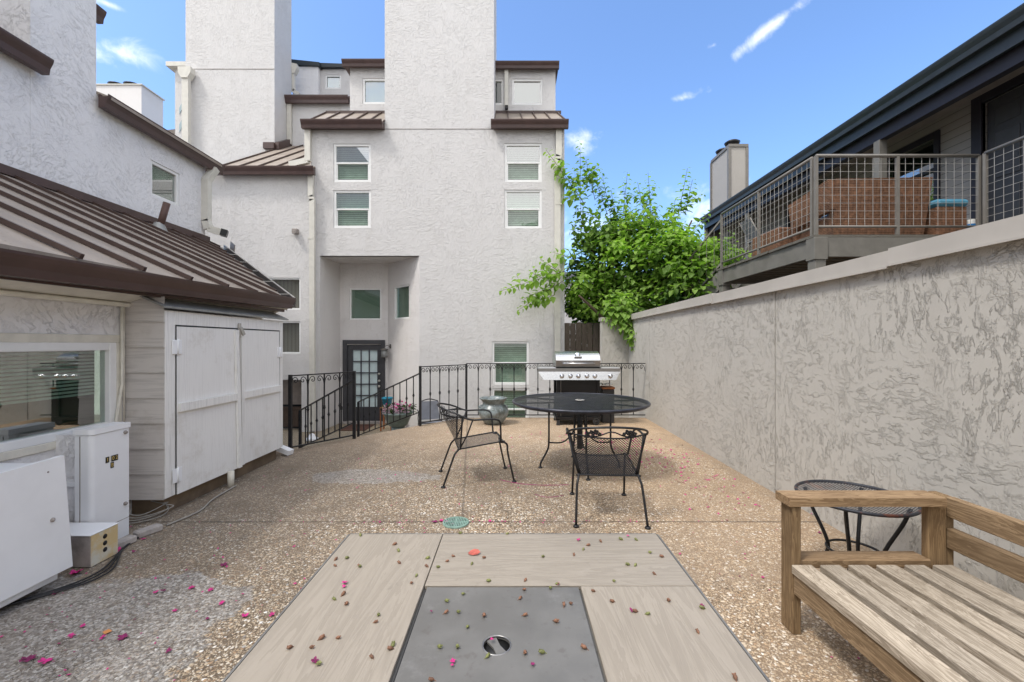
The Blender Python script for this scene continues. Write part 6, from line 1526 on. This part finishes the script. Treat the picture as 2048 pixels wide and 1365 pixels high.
b = MB(); b.box(gx0_ + .01, gx1_ - .01, gy + .01, gy + .50, .724, .924); b.build('firebox', 'dark_metal', GR)
b = MB()
for x in (gx0_ + .03, gx1_ - .03):
    for y in (gy + .02, gy + .46): b.box(x - .02, x + .02, y - .02, y + .02, .10, .724)
b.build('cart_frame', 'dark_metal', GR)
b = MB(); b.box(gx0_ + .05, gx1_ - .05, gy + .03, gy + .05, .14, .72); b.box(gx0_ + .05, gx1_ - .05, gy + .44, gy + .46, .14, .72); b.box(gx0_ - .005, gx1_ + .005, gy - .02, gy + .50, .085, .135); b.build('cart_panel', 'dark_metal', GR)
b = MB(); b.box(gx0_ + .05, gx0_ + .052, gy + .02, gy + .024, .1, .724); b.box(gx0_ + .075, gx0_ + .08, gy + .0, gy + .01, .14, .72); b.build('door_edge', 'steel_dark', GR)
for x in (gx1_ - .07,):
    for y in (gy + .0, gy + .44):
        wl = MB(); wl.lathe([(.028, -.02), (.05, -.02), (.05, .02), (.028, .02)], (x, y, .062), 20, 'Y', cap=False)
        w_ = wl.build('wheel', 'rubber', GR); wl = MB(); wl.tube([(x + .044 * math.cos(a), y - .012, .062 + .044 * math.sin(a)) for a in [k * math.pi / 12 for k in range(24)]], .012, 6, True); wl.build('tyre', 'rubber', w_)
        wl = MB(); wl.lathe([(.012, -.015), (.012, .025)], (x, y, .062), 10, 'Y')
        for k in range(6): wl.bar((x, y - .016, .062), (x + .034 * math.cos(k * 1.047), y - .016, .062 + .034 * math.sin(k * 1.047)), .008, .008)
        wl.build('rim', 'plastic_black', w_)
for y in (gy + .0, gy + .44):
    b = MB(); b.prism([(gx0_ + .02, y - .02, .10), (gx0_ + .05, y - .02, .10), (gx0_ + .065, y - .02, .0), (gx0_ + .005, y - .02, .0)], (0, .04, 0)); b.build('foot', 'plastic_black', GR)
# crate and cloth beside the grill
CR = thing('plastic_crate', (X_(1215, 7.1), 7.1, 0), 'brown lidded crate on the right side of the grill', 'crate')
b = MB(); ca0, ca1 = X_(1202, 7.1), X_(1226, 7.1); b.bbox(ca0, ca1, 7.0, 7.25, .0, .55, .01); b.build('body', 'plastic_black', CR)
b = MB(); b.bbox(ca0 - .005, ca1 + .01, 6.99, 7.26, .552, .585, .008); b.build('lid', 'stand_wood', CR)
b = MB(); pts = []
for i in range(9):
    for j in range(5):
        pts.append((ca0 + (ca1 - ca0) * i / 8, 7.02 + .05 * j, .60 + .035 * abs(math.sin(i * 1.7 + j)) + .012 * (i % 2)))
b.add(pts, [(i * 5 + j, i * 5 + j + 1, (i + 1) * 5 + j + 1, (i + 1) * 5 + j) for i in range(8) for j in range(4)]); tag(b.build('folded_cloth', 'blind_white'), 'crumpled pale cloth on top of the brown crate', 'cloth')

# ================================================================== ENTRY ITEMS DOWN IN THE YARD
b = MB(); b.bbox(X_(688, 9.9), X_(740, 9.9), 9.55, 10.25, -.645, -.63, .004); tag(b.build('doormat', 'doormat'), 'brown doormat in front of the entry door', 'doormat')
PS = thing('plant_stand', (X_(773, 9.6), 9.6, -.65), 'orange brown wooden plant stand right of the entry door', 'plant stand')
sxp = X_(774, 9.6); zt = Z_(814, 9.6)
b = MB(); b.bbox(sxp - .13, sxp + .13, 9.5, 9.76, zt - .05, zt - .001); b.build('top', 'orange_pot', PS)
for dx in (-.115, .115):
    for dy in (9.51, 9.73):
        b = MB(); b.box(sxp + dx - .015, sxp + dx + .015, dy, dy + .03, -.645, zt - .05); b.build('leg', 'stand_wood', PS)
b = MB(); b.lathe([(.08, 0), (.09, .01), (.115, .17), (.122, .175), (.125, .205), (.115, .21), (.10, .15)], (0, 0, 0), 24, cap=False); b.lathe([(.001, .15), (.10, .15)], (0, 0, 0), 16, cap=False)
o = b.build('flower_pot', 'teal_pot'); o.location = (sxp, 9.62, zt); tag(o, 'teal glazed flower pot on the wooden plant stand', 'pot')
PL = thing('planter', (X_(795, 9.0), 9.0, -.65), 'wide sage green bowl planter with pink white flowers by the stair', 'planter')
pxc = X_(796, 9.0); b = MB(); b.lathe([(.17, .0), (.20, .02), (.29, .24), (.305, .25), (.31, .29), (.29, .29), (.26, .22)], (pxc, 9.0, -.42), 28, cap=False); b.lathe([(.001, .22), (.27, .22)], (pxc, 9.0, -.42), 20, cap=False); b.lathe([(.14, -.0), (.14, .235)], (pxc, 9.0, -.655), 16); b.build('bowl', 'sage_pot', PL)
b = MB(); lb2 = MB(); rr_ = random.Random(8)
for k in range(170):
    a = rr_.uniform(0, 6.28); r0 = rr_.random() ** .5 * .30; p = Vector((pxc + r0 * math.cos(a), 9.0 + r0 * math.sin(a), -.16 + rr_.uniform(0, .22) * (1 - r0)))
    if k % 2: leaf(lb2, p, Vector((math.cos(a), math.sin(a), rr_.uniform(-.6, .8))), Vector((0, 0, 1)), rr_.uniform(.08, .14), rr_.uniform(.1, .6))
    else:
        L_ = .045
        for m in range(5):
            an = m * 1.26; d = Vector((math.cos(an), -.4, math.sin(an))); b.add([p, p + d * L_ + Vector((0, 0, .012)), p + d * L_ * 1.1, p + d * L_ - Vector((0, 0, .012))], [(0, 1, 2, 3)])
b.build('flowers', 'petunia', PL)['kind'] = 'stuff'; lb2.build('foliage', 'leaf_back', PL)
b = MB(); 
for k in range(26):
    a = rr_.uniform(0, 6.28); r0 = rr_.random() * .3; p = Vector((pxc + r0 * math.cos(a), 9.0 + r0 * math.sin(a), -.05 + rr_.uniform(-.06, .12))); b.ball(p, .02, 6, 4)
b.build('pink_flowers', 'pink', PL)['kind'] = 'stuff'
b = MB(); b.lathe([(.10, 0), (.11, .01), (.12, .05), (.07, .055), (.05, .12), (.02, .14)], (0, 0, 0), 16); o = b.build('ceramic_dish', 'white_plain'); o.location = (X_(624, 8.6), 8.6, -.645); tag(o, 'small white ceramic figure on the yard paving behind the stair rail', 'ornament')
